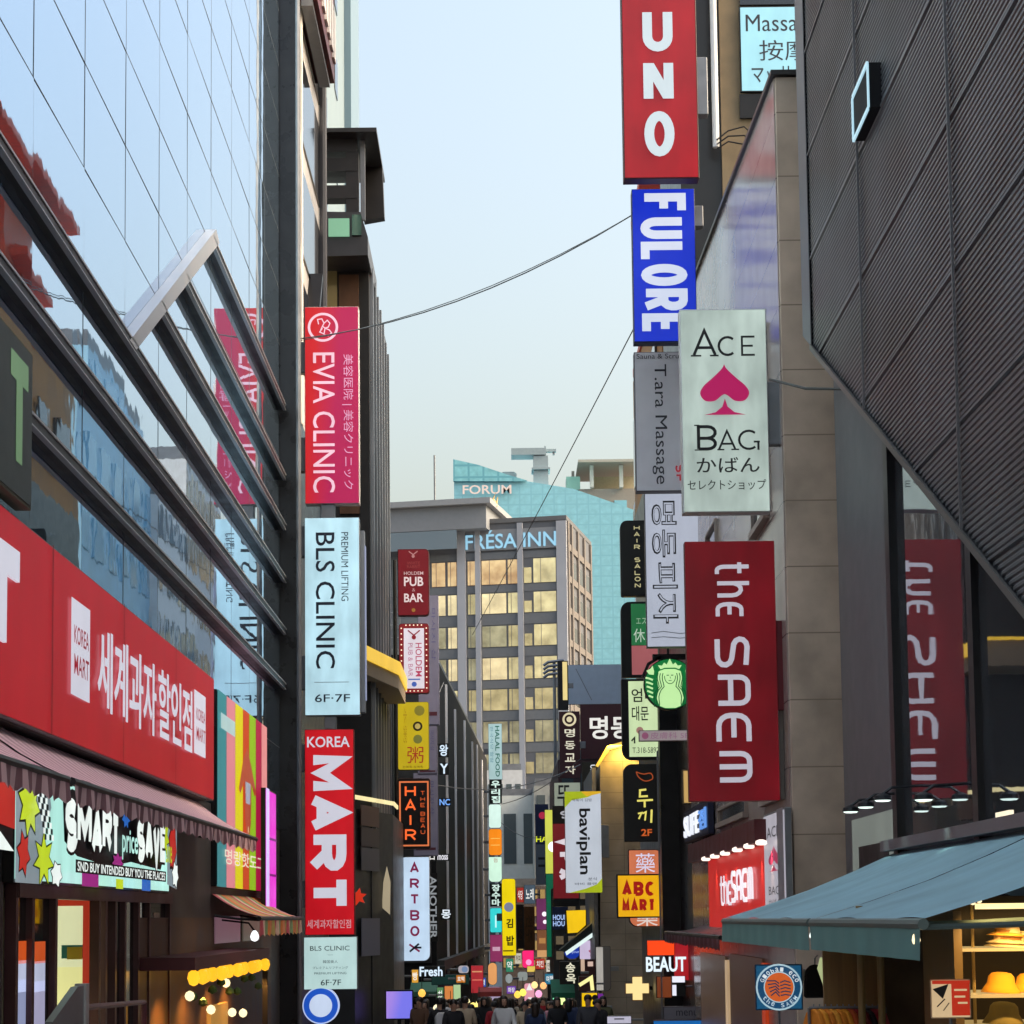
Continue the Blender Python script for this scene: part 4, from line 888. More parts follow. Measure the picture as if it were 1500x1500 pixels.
wsign('wall_sign', 'dark blue sign with glowing white letters above the cosmetics shop', 1004, 1040, (1022, 1178, 1228), 3.82, .1, mat('navy_cab', '0a1030', .5), mat('navy_face', '10183c', .4), [('t', 'SUFE', .05, .2, .66, .85, lit('f0f4ff', 1.1), {'off': .02, 'ext': .03}), ('t', '점', .68, .22, .95, .8, lit('6aa0f0', .95), {'off': .02, 'ext': .03})])

# ------------------------------------------------------------------ teal awning stall, hats, posters
TEAL = mat('teal_canvas', '84a6b2', .8, var=.2, scale=1.2, bump=.006, bscale=2.5)
TEALV = mat('teal_valance', '5f8c8a', .8, var=.10, scale=2)
z0a, z1a = W(1290, 1254, XD).z, W(1200, 1346, 2.53).z
awning('awning', 'nearer section of the wide teal awning over the hat shop', XD-.05, 2.53, 12.4, 16.9, z0a, z1a, z1a-.25, TEAL, TEALV, -PI/2, .008, .0, bar=mat('awning_bar', '5a6a66', .5))
awning('awning', 'farther section of the wide teal awning reaching towards the red shop', XD-.05, 2.53, 17.0, 23.7, z0a, z1a, z1a-.26, TEAL, TEALV, -PI/2, .008, .0, bar=mat('awning_bar', '5a6a66', .5))
ab = thing('awning_box', 'grey metal awning cassette along the top of the teal awning', 'awning box', (XD-.1, 18, z0a))
MB().box(-.1, .09, -5.6, 5.7, .02, .14).build('casing', STEEL, ab); MB().box(-.06, -.02, -.25, .25, .141, .19).build('lamp', lit('fff0d0', 1.2), ab)
hs = thing('hat_shop', 'warm lit hat display cabinet under the near end of the teal awning', 'display cabinet', (3.9, 15, gz(15)))
WOOD = mat('cabinet_wood', '5a4326', .5, var=.3, stretch=(1, 1, .2))
zg15 = gz(15)
inb('back_panel', MB().box(3.3, 4.4, 15.75, 15.8, zg15, z1a+.16), mat('cabinet_back', '2c2116', .6, var=.3), hs)
inb('side_panel', MB().box(3.20, 3.26, 14.7, 15.8, zg15, z1a+.05), mat('cabinet_side', '7a6038', .45, var=.2), hs)
pz = [W(1470, y, 3.6).z for y in (1388, 1455)]
for y in (1388, 1455):
    z = P(1470, y, 15).z; o = inb('shelf', MB().box(3.27, 4.4, 14.75, 15.74, z-.022, z), lit('d8b878', .75, .3, .02), hs)
for i, (px, m) in enumerate(((3.45, 'a08858'), (3.02, '8c7446'), (2.86, '8c7446'))):
    inb('post', MB().tube([(px, 15.2 if i == 0 else 16.6, zg15), (px, 15.2 if i == 0 else 16.6, z1a+.1)], .03 if i else .012, 10), paint(m), hs)
inb('wall_panel', MB().box(2.62, 3.1, 17, 17.05, zg15, z1a), mat('brown_curtain', '8a6a40', .8, var=.3, stretch=(6, 1, .3)), hs)
inb('wall_panel', MB().box(3.11, 4.3, 17.3, 17.35, zg15, z1a+.1), mat('dark_backdrop', '6a5640', .8, var=.4), hs)
lh = inb('lamp_strip', MB().box(3.35, 4.3, 14.6, 14.66, z1a+.06, z1a+.10), lit('ffe0a0', 1.6, uneven=0), hs)
for x in (3.5, 3.85, 4.2): spot(hs, Vector((x, 14.2, z1a+.05))-hs.location, 'ffd080', 12, Vector((x, 15.3, z1a-.7))-hs.location, 80)
FELT = mat('yellow_felt', 'd8a03c', .9, var=.15); STRAW = mat('cream_straw', 'd8c090', .9, var=.15)
def hat(name, label, p, r, m, prof, tilt=0):
    t = thing(name, label, 'hat', p); MB().lathe([(a*r, b_*r) for a, b_ in prof], (0, 0, 0), 24).build('crown', m, t, True)
    MB().lathe([(.63*r, .17*r), (.645*r, .2*r), (.63*r, .32*r), (.60*r, .33*r)], (0, 0, 0), 24).build('band', mat('hat_band', '8a5a1c', .7), t); t.rotation_euler = (tilt, .06, 0); return t
P1 = [(.0, .02), (1.0, .0), (1.04, .03), (.7, .16), (.6, .2), (.56, .72), (.5, .88), (.3, .9), (.0, .86)]
P2 = [(.0, .02), (1.0, .0), (1.02, .03), (.86, .28), (.72, .5), (.66, .85), (.5, 1.02), (.2, 1.08), (.0, 1.08)]
def sp15(px, py): return P(px, py, 15)
q = sp15(1474, 1388); hat('bucket_hat', 'yellow felt hat stacked on the upper cabinet shelf', (q.x, 15, q.z+.085), .135, FELT, P1)
hat('bucket_hat', 'cream brimmed hat under the yellow hat on the upper shelf', (q.x+.01, 15, q.z+.03), .15, STRAW, P1); hat('bucket_hat', 'cream hat at the bottom of the upper shelf stack', (q.x+.0, 15, q.z+.003), .155, STRAW, P1)
q = sp15(1466, 1455); hat('bucket_hat', 'amber bell shaped hat on the lower cabinet shelf', (q.x, 15, q.z+.003), .14, mat('amber_felt', 'e09a20', .9, var=.1), P2)
q = sp15(1512, 1455); hat('bucket_hat', 'amber hat at the right photo edge on the lower shelf', (q.x, 15.1, q.z+.003), .13, mat('amber_felt', None), P2)
q = sp15(1505, 1388); hat('bucket_hat', 'straw hat at the right photo edge on the upper shelf', (q.x, 15.1, q.z+.003), .13, STRAW, P1)
q = sp15(1470, 1500); hat('bucket_hat', 'olive hat on the bottom shelf of the cabinet', (q.x, 15, q.z), .15, mat('olive_felt', '7a6a3a', .9, var=.2), P2)
inb('shelf', MB().box(3.27, 4.4, 14.75, 15.74, q.z-.03, q.z-.005), lit('d8b878', .5), hs)
def poster(label, r, D, items, face, edge, pole=True, tilt=0, cat='price sign', name='price_sign'):
    a = P(r[0], r[3], D); c = P(r[2], r[1], D); t = thing(name, label, cat, ((a.x+c.x)/2, D, a.z)); w_ = c.x-a.x; h_ = c.z-a.z
    MB().prism(rrect(w_, h_, .008), 0, .012).build('board', edge, t); 
    MB().prism([(x*.94, .03*h_+z*.94) for x, z in rrect(w_, h_, .005)], -.004, .001).build('face', face, t)
    fill_sign(t, w_, h_, items, -.007)
    if pole: MB().tube([(0, .02, .02), (0, .02, gz(D)-a.z)], .012).build('pole', STEEL, t)
    t.rotation_euler = (0, tilt, 0); return t
CRM = lit('e8c89a', .8); VRD = lit('c83018', .8)
poster('red and cream price poster on a stand in front of the hat shop', (1364, 1434, 1421, 1492), 13.5, [('r', .52, .1, .97, .93, VRD, 'patch'), ('p', [(.05, .25), (.45, .12), (.3, .5)], SER, 'patch'), ('l', [(.15, .7), (.35, .5)], .008, SER), ('l', [(.3, .8), (.45, .6)], .006, SER), ('r', .58, .25, .9, .30, CRM), ('r', .58, .42, .85, .47, CRM), ('r', .66, .58, .9, .63, CRM), ('r', .03, .03, .97, .12, VRD)], CRM, paint('c8b090'))
poster('orange price card on a stick above the clothes rail', (1219, 1430, 1254, 1470), 18, [('r', .4, .12, .92, .86, lit('d84a24', .9), 'patch'), ('r', .1, .2, .35, .8, lit('f0a040', .9), 'patch'), ('r', .48, .3, .85, .36, CRM), ('r', .48, .55, .8, .6, CRM)], lit('f08a3c', .9), paint('d8a060'), tilt=-.08)
its = [('o', .5, .5, .225, lit('b8d8e4', .85), 'ring'), ('o', .5, .5, .208, lit('1c5078', .8), 'ring'), ('o', .5, .5, .15, lit('b8d8e4', .85), 'ring'), ('o', .5, .5, .14, lit('d8642c', .9), 'emblem')]
NV = lit('1c4468', .6)
for k in range(5): its.append(('l', [(.24+.02*k, .36+.08*k), (.42, .36+.06*k), (.5, .42+.07*k)], .012, NV)); its.append(('l', [(.52, .40+.07*k), (.62, .36+.075*k), (.74, .40+.07*k)], .012, NV))
for k, ch in enumerate('Global eco'):
    if ch == ' ': continue
    a_ = math.radians(157-14.9*k); its.append(('t', ch, .5+.39*math.cos(a_)-.034, .5-.39*math.sin(a_)-.045, .5+.39*math.cos(a_)+.034, .5-.39*math.sin(a_)+.045, lit('e8f0f4', .95), {'off': .008, 'ang': a_-PI/2}))
for k, ch in enumerate('the SAEM'):
    if ch == ' ': continue
    a_ = math.radians(216+15.4*k); its.append(('t', ch, .5+.39*math.cos(a_)-.034, .5-.39*math.sin(a_)-.045, .5+.39*math.cos(a_)+.034, .5-.39*math.sin(a_)+.045, lit('c8dce8', .9), {'off': .008, 'ang': a_+PI/2}))
poster('square blue sign with an orange globe in a white ring on a pole', (1107, 1412, 1175, 1480), 20, its, lit('1f6088', .72), paint('1c4a68'), cat='sign', name='pole_sign')
# hanging clothes
def garment(name, label, px, py, D, w_, h_, m, m2=None, cat='garment', group=None):
    p = P(px, py, D); t = thing(name, label, cat, tuple(p), 0, group)
    MB().prism([(-w_*.5, 0), (w_*.5, 0), (w_*.46, h_*.7), (w_*.3, h_*.92), (w_*.1, h_), (-w_*.1, h_), (-w_*.3, h_*.92), (-w_*.46, h_*.7)], 0, .10).build('body', m, t, bevel=.02)
    for s in (-1, 1): MB().prism([(s*w_*.47, h_*.55), (s*w_*.68, h_*.2), (s*w_*.85, h_*.26), (s*w_*.5, h_*.88), (s*w_*.42, h_*.86)], .02, .09).build('sleeve', m2 or m, t, bevel=.015)
    MB().tube([(0, .05, h_), (0, .05, h_+.06), (.03, .05, h_+.09)], .008).build('hanger', STEEL, t); return t
CLB = mat('black_cotton', (.012, .012, .013), .85, var=.2); CLW = mat('white_cotton', 'b8b8b4', .85, var=.1)
garment('hanging_jacket', 'black jacket with white sleeves hanging beside the blue round sign', 1196, 1462, 21, .24, .34, CLB, CLW)
bn = thing('cloth_banner', 'pale yellow green hanging cloth banner next to the black jacket', 'banner', tuple(P(1206, 1456, 20.5)))
MB().prism([(-.05, .25), (-.02, .36), (.02, .36), (.04, .2), (.06, 0), (.02, -.04), (0, .1)], 0, .03).build('cloth', lit('c8d49a', .8), bn)
b = thing('clothes_rail', 'metal clothes rail in front of the shops at the bottom right', 'clothes rail', (2.85, 17, gz(17)))
zr5 = P(1240, 1476, 17).z
inb('rail', MB().tube([(P(1185, 1476, 17).x, 17, zr5), (P(1296, 1476, 17).x, 17, zr5)], .014), STEEL, b)
for px in (1185, 1296): inb('leg', MB().tube([(P(px, 1476, 17).x, 17, zr5), (P(px, 1476, 17).x, 17, gz(17))], .014), STEEL, b)
for i in range(12):
    px = 1192+8.6*i; col = ['e8881c', 'e8921c', 'dc7a14', 'f0a030', 'e8881c', 'f09a24', 'c8541c', '8c1c1c', '6a1616', '241a1a', '981c2c', 'b84a50'][i]
    p = P(px, 1478, 17); g_ = thing('hanging_shirt', '%s shirt on the rail, %s from the left' % (['orange', 'amber', 'dark orange', 'yellow orange', 'orange', 'golden', 'rust', 'dark red', 'maroon', 'black', 'crimson', 'dusty pink'][i], ['first', 'second', 'third', 'fourth', 'fifth', 'sixth', 'seventh', 'eighth', 'ninth', 'tenth', 'eleventh', 'twelfth'][i]), 'shirt', (p.x, 17, p.z-.55), .35, 'shirts hanging on the rail')
    MB().prism_x([(-.2, 0), (.2, 0), (.19, .38), (.1, .52), (.03, .55), (-.03, .55), (-.1, .52), (-.19, .38)], -.02, .02).build('body', mat('cloth_'+col, col, .85, var=.15), g_, bevel=.008)
    MB().tube([(0, 0, .54), (0, 0, .59)], .006).build('hanger', STEEL, g_)
bl_ = thing('bulb_lamp', 'round warm bulb hanging at the near corner of the teal awning', 'lamp', tuple(P(1342, 1376, 12.6)))
MB().lathe([(.005, -.032), (.02, -.028), (.027, -.005), (.02, .026), (.008, .04)], (0, 0, 0), 14).build('bulb', lit('ffe8b8', 1.8, uneven=0), bl_)
MB().tube([(0, 0, .04), (0, 0, .07)], .006).build('cord', BLACK, bl_)
bl2_ = thing('clip_lamp', 'tiny white lamp at the seam of the teal awning', 'lamp', tuple(P(1189, 1371, 16.9)))
MB().lathe([(.004, -.02), (.016, -.015), (.02, 0), (.012, .03)], (0, 0, 0), 10).build('bulb', lit('f4fff8', 1.7, uneven=0), bl2_)
MB().tube([(0, .01, .03), (0, .03, .1)], .005).build('stem', BLACK, bl2_)
sk = thing('string_lights', 'string of warm lamps under the teal awning near the hats', 'lights', tuple(P(1440, 1318, 14.4)))
for k in range(9):
    p = P(1425+9.5*k, 1322-4.6*k+2*math.sin(k*2), 14.4)-sk.location; MB().lathe([(.004, -.018), (.018, -.01), (.018, .01), (.004, .02)], p, 8).build('bulb', lit('ffe4b0', 1.7, uneven=0), sk)
MB().tube([P(1420, 1322, 14.4)-sk.location, P(1520, 1272, 14.4)-sk.location], .006).build('cable', BLACK, sk)
# ================================================================== BUILDINGS FURTHER DOWN ON THE RIGHT
mb_ = thing('massage_building', 'tall tan building with a pale lit massage window behind the beige building', 'building', (4, 46, gz(46)))
inb('wall', MB().box(4.02, 16, 43.5, 49, gz(50)-.3, 40), DARKB, mb_)
inb('front_panel', MB().box(P(1055, 100, 43.4).x, 16, 43.42, 43.5, gz(50), 40), TAN, mb_)
a, c = P(1085, 135, 43.3), P(1200, 8, 43.3)
wm = sign('window_sign', 'pale cyan window sign about massage high on the tan building', c.x-a.x, c.z-a.z, .06, ((a.x+c.x)/2, 43.3, a.z), 0, BLACK, lit('a4dcea', .95), [('t', 'Massage', .08, .10, .97, .36, mat('slate_ink', None)), ('t', '按摩', .24, .40, .86, .64, mat('slate_ink', None)), ('t', 'マッサージ', .14, .70, 1.0, .90, mat('slate_ink', None), {'off': .008})])
inb('window_band', MB().box(P(1084, 150, 43.3).x, 8, 43.33, 43.4, P(1085, 172, 43.3).z, P(1085, 137, 43.3).z), BLACK, mb_)
inb('window_band', MB().box(P(1084, 0, 43.3).x, 8, 43.33, 43.4, P(1085, 6, 43.3).z, P(1085, -200, 43.3).z), WINBLK, mb_)
inb('white_pipe', MB().tube([(P(1049, 218, 43.2).x, 43.2, P(1049, 216, 43.2).z), (P(1049, 218, 43.2).x, 43.2, 40)], .075, 10), WHITE, mb_)
b = MB(); p = P(1050, 205, 43.1)
for k in range(3): b.tube([p+Vector((0, 0, -.1*k)), p+Vector((.25, 0, .2-.12*k)), p+Vector((.6, .02, .3-.2*k)), p+Vector((.9, .1, .05-.15*k))], .018, 5)
inb('cable_loop', b, BLACK, mb_)
pgb = thing('red_roof_building', 'ochre building crowned by a red tiered roof pavilion behind the stacked right signs', 'building', (4, 54.5, gz(54)))
zt5 = 17.6
inb('lower_wall', MB().box(3.98, 14, 49.1, 60, gz(60)-.3, 13.5), mat('black_tile', (.016, .016, .018), .35, .1, var=.3), pgb)
inb('upper_wall', MB().box(4.0, 14, 49.1, 60, 13.51, zt5), mat('ochre_wall', 'b8864c', .6, var=.25, scale=.8), pgb)
REDT = mat('red_tile', 'e0583c', .5, var=.25, stretch=(1, 6, 1), scale=1.5)
def tier(z, x0, x1, y0, y1, ov, h):
    b = MB(); mx, my = (x0+x1)/2, (y0+y1)/2
    lo = [(x0-ov, y0-ov), (x1+ov, y0-ov), (x1+ov, y1+ov), (x0-ov, y1+ov)]; hi = [(x0+.3, y0+.3), (x1-.3, y0+.3), (x1-.3, y1-.3), (x0+.3, y1-.3)]
    for i in range(4):
        j = (i+1) % 4; b.face([(*lo[i], z+.18*(1)), (*lo[j], z+.18), (*hi[j], z+h), (*hi[i], z+h)]); b.face([(*lo[i], z-.05), (*lo[j], z-.05), (*lo[j], z+.18), (*lo[i], z+.18)])
    b.face([(*q, z+h) for q in hi]); b.face([(*q, z-.05) for q in lo[::-1]]); return b
inb('roof_tier', tier(zt5, 4.2, 9, 50, 59, .25, .9), REDT, pgb)
inb('pavilion', MB().box(4.9, 8.4, 53.6, 57.2, zt5+.8, zt5+4.6), mat('red_pillar', 'c0583c', .5, var=.2), pgb)
inb('roof_tier', tier(zt5+2.2, 4.8, 8.5, 54.6, 58.4, .5, .6), REDT, pgb)
inb('roof_tier', tier(zt5+4.4, 4.95, 8.6, 50.5, 58, 1.0, 1.3), REDT, pgb)
b = MB()
for yy in (50.6, 53, 55.4, 57.8): inb('window', MB().box(3.93, 3.99, yy, yy+1.5, 14.2, 16.2), WINBLK, pgb)
BLUEG = mat('blue_glass', '84c0e0', .15, .4, var=.2, scale=.3)
def rowbuild(name, label, x0, x1, y0, y1, zt, mw, mg, nx, nz, side='R', z0=4.):
    t = thing(name, label, 'building', ((x0+x1)/2, (y0+y1)/2, gz(y1)-.2)); L = y1-y0; H = zt-z0
    inb('wall', MB().box(x0, x1, y0, y1, gz(y1)-.2, zt), mw, t)
    inb('parapet', MB().box(x0+.1, x1-.1, y0+.1, y1-.1, zt+.003, zt+.7), STEEL, t)
    wd, hd = L/nx*.62, H/nz*.55; xf = x0 if side == 'R' else x1; s = -1 if side == 'R' else 1
    cells = [(xf-t.location.x, y0+L*(i+.5)/nx-t.location.y, z0+H*(k+.3)/nz-t.location.z) for i in range(nx) for k in range(nz)]
    repeat('window', MB().box(0, s*.06, -wd/2, wd/2, 0, hd), mg, t, cells); return t
rowbuild('blue_glass_block', 'blue glass block mirrored in the left glass wall', 8.2, 18, 81, 96, 25, mat('blue_panel', 'a8d4ec', .35, .2, var=.2, scale=.4), BLUEG, 5, 7)
rowbuild('white_block', 'white panelled block mirrored in the left glass wall', 7.6, 18, 96.2, 106, 22, mat('white_panel', 'f0f0ee', .5, var=.1), mat('pale_window', '6a8898', .1, .4), 4, 7)
rowbuild('grey_block', 'set back grey block with tan window bands on the right beyond the white block', 7.9, 18, 106.3, 120, 26, mat('pale_grey_panel', 'd8dadc', .5, var=.15), mat('tan_window', 'a89070', .2, .3), 5, 7)
rowbuild('white_shop_block', 'white office block in the second row on the right behind the red tiered roof', 6.8, 18, 62, 80.6, 14, mat('white_panel', None), mat('pale_window', None), 6, 4)

# stone column building with the lit gable
sb = thing('stone_building', 'grey stone building with a glowing yellow eave behind the square yellow sign', 'building', (5, 74, gz(72)))
DS = 72
pts = [P(879, 1500, DS), P(879, 1120, DS), P(893, 1098, DS), P(915, 1091, DS), P(1010, 1088, DS), P(1010, 1500, DS)]
x0s = pts[0].x
inb('wall', MB().prism([(p.x, p.z) for p in pts[1:5]]+[(pts[5].x, gz(80)-.3), (x0s, gz(80)-.3)], DS, 80.5), gridded('grey_granite', '8d847a', '5c554f', 1.4, .55, .012, .6, var=.22), sb)
inb('side_pier', MB().box(x0s-.14, x0s-.003, DS+.1, 80, gz(80)-.3, pts[1].z-.1), mat('grey_metal_pier', '77767a', .45, .2, var=.15), sb)
e_ = [P(872, 1122, DS), P(889, 1094, DS), P(915, 1086, DS), P(1000, 1084, DS)]; f_ = [P(876, 1124, DS), P(892, 1099, DS), P(916, 1092, DS), P(1000, 1090, DS)]
for i in range(3):
    inb('eave_light', MB().prism([(e_[i].x, e_[i].z), (e_[i+1].x, e_[i+1].z), (f_[i+1].x, f_[i+1].z), (f_[i].x, f_[i].z)], DS-.35, DS-.003), lit('f2c850', 1.15), sb)
l_ = bpy.data.lights.new('eave_glow', 'AREA'); l_.energy = 30; l_.color = lin('ffce60'); l_.size = 1.6; l_.size_y = .2; l_.shape = 'RECTANGLE'
lo_ = bpy.data.objects.new('eave_glow', l_); C.objects.link(lo_); lo_.parent = sb; lo_.location = Vector((P(905, 1094, DS).x, DS-.45, P(905, 1094, DS).z))-sb.location; lo_.rotation_euler = (math.radians(25), 0, 0)

# ------------------------------------------------------------------ signs in the right-hand middle distance
D5 = 51
CR = lit('d8e4c0', .9)
its = []
for k, ch in enumerate('HAIR SALON'):
    if ch != ' ': its.append(('s', ch, .5, .07+.085*k, .72, .07+.085*k+.062, lit('c8c090', .85), {'wt': .2}))
its.append(('r', .88, .06, .92, .92, lit('a08a50', .7)))
fsign('blade_sign', 'black rounded hair salon sign with vertical cream letters', (910, 762, 948, 873), D5+1, .3, BLACK, mat('black_face', (.012, .013, .012), .4), its, rad=(.06, 0, 0, .18), rim=.015)
its = [('r', .28, .03, 1, .58, lit('2a7a48', .72), 'panel'), ('r', .28, .585, 1, .97, lit('b8686c', .72), 'panel'), ('t', 'エス', .42, .22, .7, .30, lit('a8c8a8', .8)), ('t', '休足', .34, .36, .98, .54, lit('c8dcc8', .8))]
fsign('blade_sign', 'green and pink sign partly hidden behind the pale grey Korean sign', (911, 881, 962, 992), D5+.5, .3, BLACK, None, its, rad=(0, 0, 0, .22))
its = [('r', .18, .03, .97, .965, lit('d2e8b4', .95), 'panel'), ('t', '엄마', .26, .12, .92, .29, SER, {'off': .01}), ('t', '대문', .26, .34, .70, .52, SER, {'off': .01}), ('l', [(.24, .77), (.32, .73), (.32, .80)], .04, SER), ('o', .46, .64, .09, lit('b88a80', .7)), ('t', 'T.318-5892', .26, .85, .95, .92, mat('slate_ink', None))]
fsign('blade_sign', 'pale green lit sign with black Korean letters under the green and pink sign', (912, 994, 966, 1113), D5, .3, BLACK, None, its, rad=(.25, 0, 0, .02))
YL = lit('ece070', 1.0)
its = [('l', cat_([(.35, .10), (.55, .13), (.75, .12), (.8, .19), (.6, .22), (.42, .17), (.35, .10)]), .025, lit('b8542a', .8)), ('l', [(.42, .34), (.62, .33)], .05, YL), ('l', [(.45, .335), (.44, .42), (.66, .415)], .05, YL), ('l', [(.36, .475), (.80, .465)], .05, YL), ('l', [(.57, .47), (.57, .56)], .05, YL),
       ('l', [(.38, .64), (.48, .63), (.40, .71)], .04, YL), ('l', [(.50, .64), (.60, .62), (.57, .73)], .04, YL), ('l', [(.76, .59), (.74, .76)], .05, YL), ('t', '2F', .46, .84, .76, .93, lit('d8642a', .9), {'off': .02})]
fsign('blade_sign', 'black sign with yellow brush lettering and orange 2F', (915, 1119, 966, 1233), D5, .3, BLACK, mat('soft_black', (.018, .017, .015), .5), its, rad=(.03, 0, 0, .2), rim=.01)
its = [('t', '藥', .18, .07, .78, .40, lit('e0d8f0', 1.05))]
fsign('blade_sign', 'salmon orange pharmacy sign with a white character behind the square yellow sign', (922, 1244, 972, 1358), D5+.3, .3, BLACK, lit('d87a54', .9), [('t', '藥', .2, .05, .75, .30, lit('e0d8f0', 1.05)), ('t', '藥', .2, .74, .8, .99, lit('e8d8d0', 1.05))], rad=(.2, .02, .2, .02), rim=.02)
ABR = lit('b01a14', .8)
its = [('s', 'ABC', .12, .17, .88, .50, ABR, {'wt': .26, 'gap': .16}), ('s', 'MART', .12, .57, .88, .86, ABR, {'wt': .25, 'gap': .16})]
fsign('blade_sign', 'square yellow sign with red block letters on the right', (904, 1280, 967, 1345), D5-.6, .35, BLACK, lit('f2b212', 1.0), its, rim=.035)
# round green coffee sign
t = thing('round_sign', 'round green coffee sign with a crowned long haired emblem', 'sign', tuple(P(982, 1041, 43))); p = P(983, 1002, 43); zc_ = p.z-t.location.z; R_ = P(1021, 1002, 43).x-p.x
circ = lambda r, n=48: [(r*math.cos(2*PI*k/n), zc_+r*math.sin(2*PI*k/n)) for k in range(n)]
MB().prism(circ(R_), 0, .22).build('cabinet', BLACK, t); MB().prism(circ(R_*.965), -.01, .01).build('face', lit('0f7a3c', .8), t)
PG = lit('c4f0a8', 1.0, uneven=.03); DG = lit('0a5a2c', .7, uneven=0)
U_ = lambda x, y: (.5+x/2, .5-y/2)
its = [('p', [U_(*q) for q in ((-.5, .22), (-.42, .50), (-.2, .58), (.2, .58), (.42, .50), (.5, .22), (.44, -.2), (.52, -.55), (.42, -.84), (.2, -.93), (-.2, -.93), (-.42, -.84), (-.52, -.55), (-.44, -.2))], PG, 'hair')]
for s in (-1, 1):
    for o_ in (.26, .36, .45):
        its.append(('l', [U_(s*(o_+.035*math.sin(k*1.15)+(.02*k if k > 4 else 0)), .42-.13*k) for k in range(11)], R_*.035, DG, False, 'hair_line'))
    its.append(('p', [U_(s*x, y) for x, y in ((.60, .5), (.66, .72), (.74, .60), (.90, .52), (.80, .38), (.62, .36))], PG, 'tail_fin'))
    for k in range(5): its.append(('l', [U_(s*(.94-.02*k-.05*(k > 3)), .25-.17*k), U_(s*.80, .22-.17*k), U_(s*.66, .16-.17*k)], R_*.07, PG, False, 'tail_scale'))
its += [('p', [U_(*q) for q in [(.19*math.cos(a), .27+.25*math.sin(a)) for a in [2*PI*k/24 for k in range(24)]]], PG, 'face_shape'), ('l', [U_(.21*math.cos(a), .27+.27*math.sin(a)) for a in [PI*(.95+1.1*k/12) for k in range(13)]], R_*.03, DG, False, 'face_line'),
        ('l', [U_(-.13, .33), U_(-.04, .33)], R_*.035, DG), ('l', [U_(.04, .33), U_(.13, .33)], R_*.035, DG), ('l', [U_(0, .28), U_(.02, .2)], R_*.02, DG), ('l', [U_(-.06, .12), U_(.06, .12)], R_*.025, DG)]
its += [('p', [U_(*q) for q in ((-.36, .56), (-.46, .72), (-.30, .70), (-.22, .82), (-.12, .74), (0, .97), (.12, .74), (.22, .82), (.30, .70), (.46, .72), (.36, .56), (.2, .62), (-.2, .62))], PG, 'crown')]
fill_sign(t, R_*2, R_*2, its, -.014, 0, zc_-R_)
MB().box(-.35, .45, .05, .17, zc_+R_*.97, zc_+R_*1.18).build('bracket', BLACK, t)
MB().prism([(-R_*.98, zc_+.15), (-R_*.75, zc_+R_*.78), (-R_*.3, zc_+R_*1.05), (-R_*.3, zc_+R_*1.14), (-R_*.85, zc_+R_*.85), (-R_*1.08, zc_+.18)], .05, .2).build('hood', BLACK, t)
fsign('strip_sign', 'small pinkish grey horizontal strip sign below the round green sign', (936, 1069, 1012, 1086), 42, .12, mat('strip_edge', '5a5458', .5), lit('a89a9c', .7), [('o', .12, .5, .07, lit('9a5a78', .7)), ('t', '皮膚科 5F', .22, .2, .95, .8, lit('9a6a88', .7))], rim=.015)
fsign('lit_post', 'narrow warm lit column beside the red sideways lettered sign', (1000, 1127, 1014, 1178), 44, .2, mat('tan_edge', '6a5a44', .5), lit('d8b06a', .85), [], cat='light')
dk = thing('dark_column', 'black vertical steel column behind the black and yellow brush sign', 'column', (P(990, 1400, 47).x, 47, gz(47)))
inb('shaft', MB().box(P(972, 1400, 47).x, P(1004, 1400, 47).x, 47, 47.5, gz(47)-.1, P(990, 1010, 47).z), mat('column_black', (.012, .012, .014), .3, .3, var=.3), dk)
inb('rail', MB().box(P(967, 1400, 47).x, P(969, 1400, 47).x, 46.9, 47, gz(47), P(990, 1100, 47).z), STEEL, dk)
BEA = lit('ff4a18', 1.1, uneven=.05)
t = fsign('box_sign', 'orange lit box sign above white raised letters at street level', (948, 1377, 988, 1400), 45, .3, mat('red_box', '7a1a1a', .5), BEA, [('t', 'BEAUT', -.05, 1.08, 1.4, 2.05, lit('e4f4ff', 1.15, uneven=0), {'off': .02, 'ext': .05})], rim=.01)
MB().box(.33, .75, .35, .6, -.55, .35).build('side_cabinet', lit('b81e28', .8), t)
cr = thing('cross_sign', 'glowing cream pharmacy cross on the grey stone wall', 'sign', tuple(P(934, 1466, 56)))
a = (P(952, 1466, 56).x-P(916, 1466, 56).x)/2; k3 = a*.42
for nm, s_, y_, m in (('casing', 1.0, .0, mat('cross_case', '8a5a2a', .5)), ('face', .93, -.02, lit('fbe09a', 1.15, uneven=.03))):
    q = [(-k3*s_, -a*s_), (k3*s_, -a*s_), (k3*s_, -k3*s_), (a*s_, -k3*s_), (a*s_, k3*s_), (k3*s_, k3*s_), (k3*s_, a*s_), (-k3*s_, a*s_), (-k3*s_, k3*s_), (-a*s_, k3*s_), (-a*s_, -k3*s_), (-k3*s_, -k3*s_)]
    MB().prism([(x, z+a) for x, z in q], y_, y_+.14 if nm == 'casing' else .005).build(nm, m, cr)
MB().box(k3*.5, .9, .14, .2, a-.05, a+.05).build('bracket', BLACK, cr)
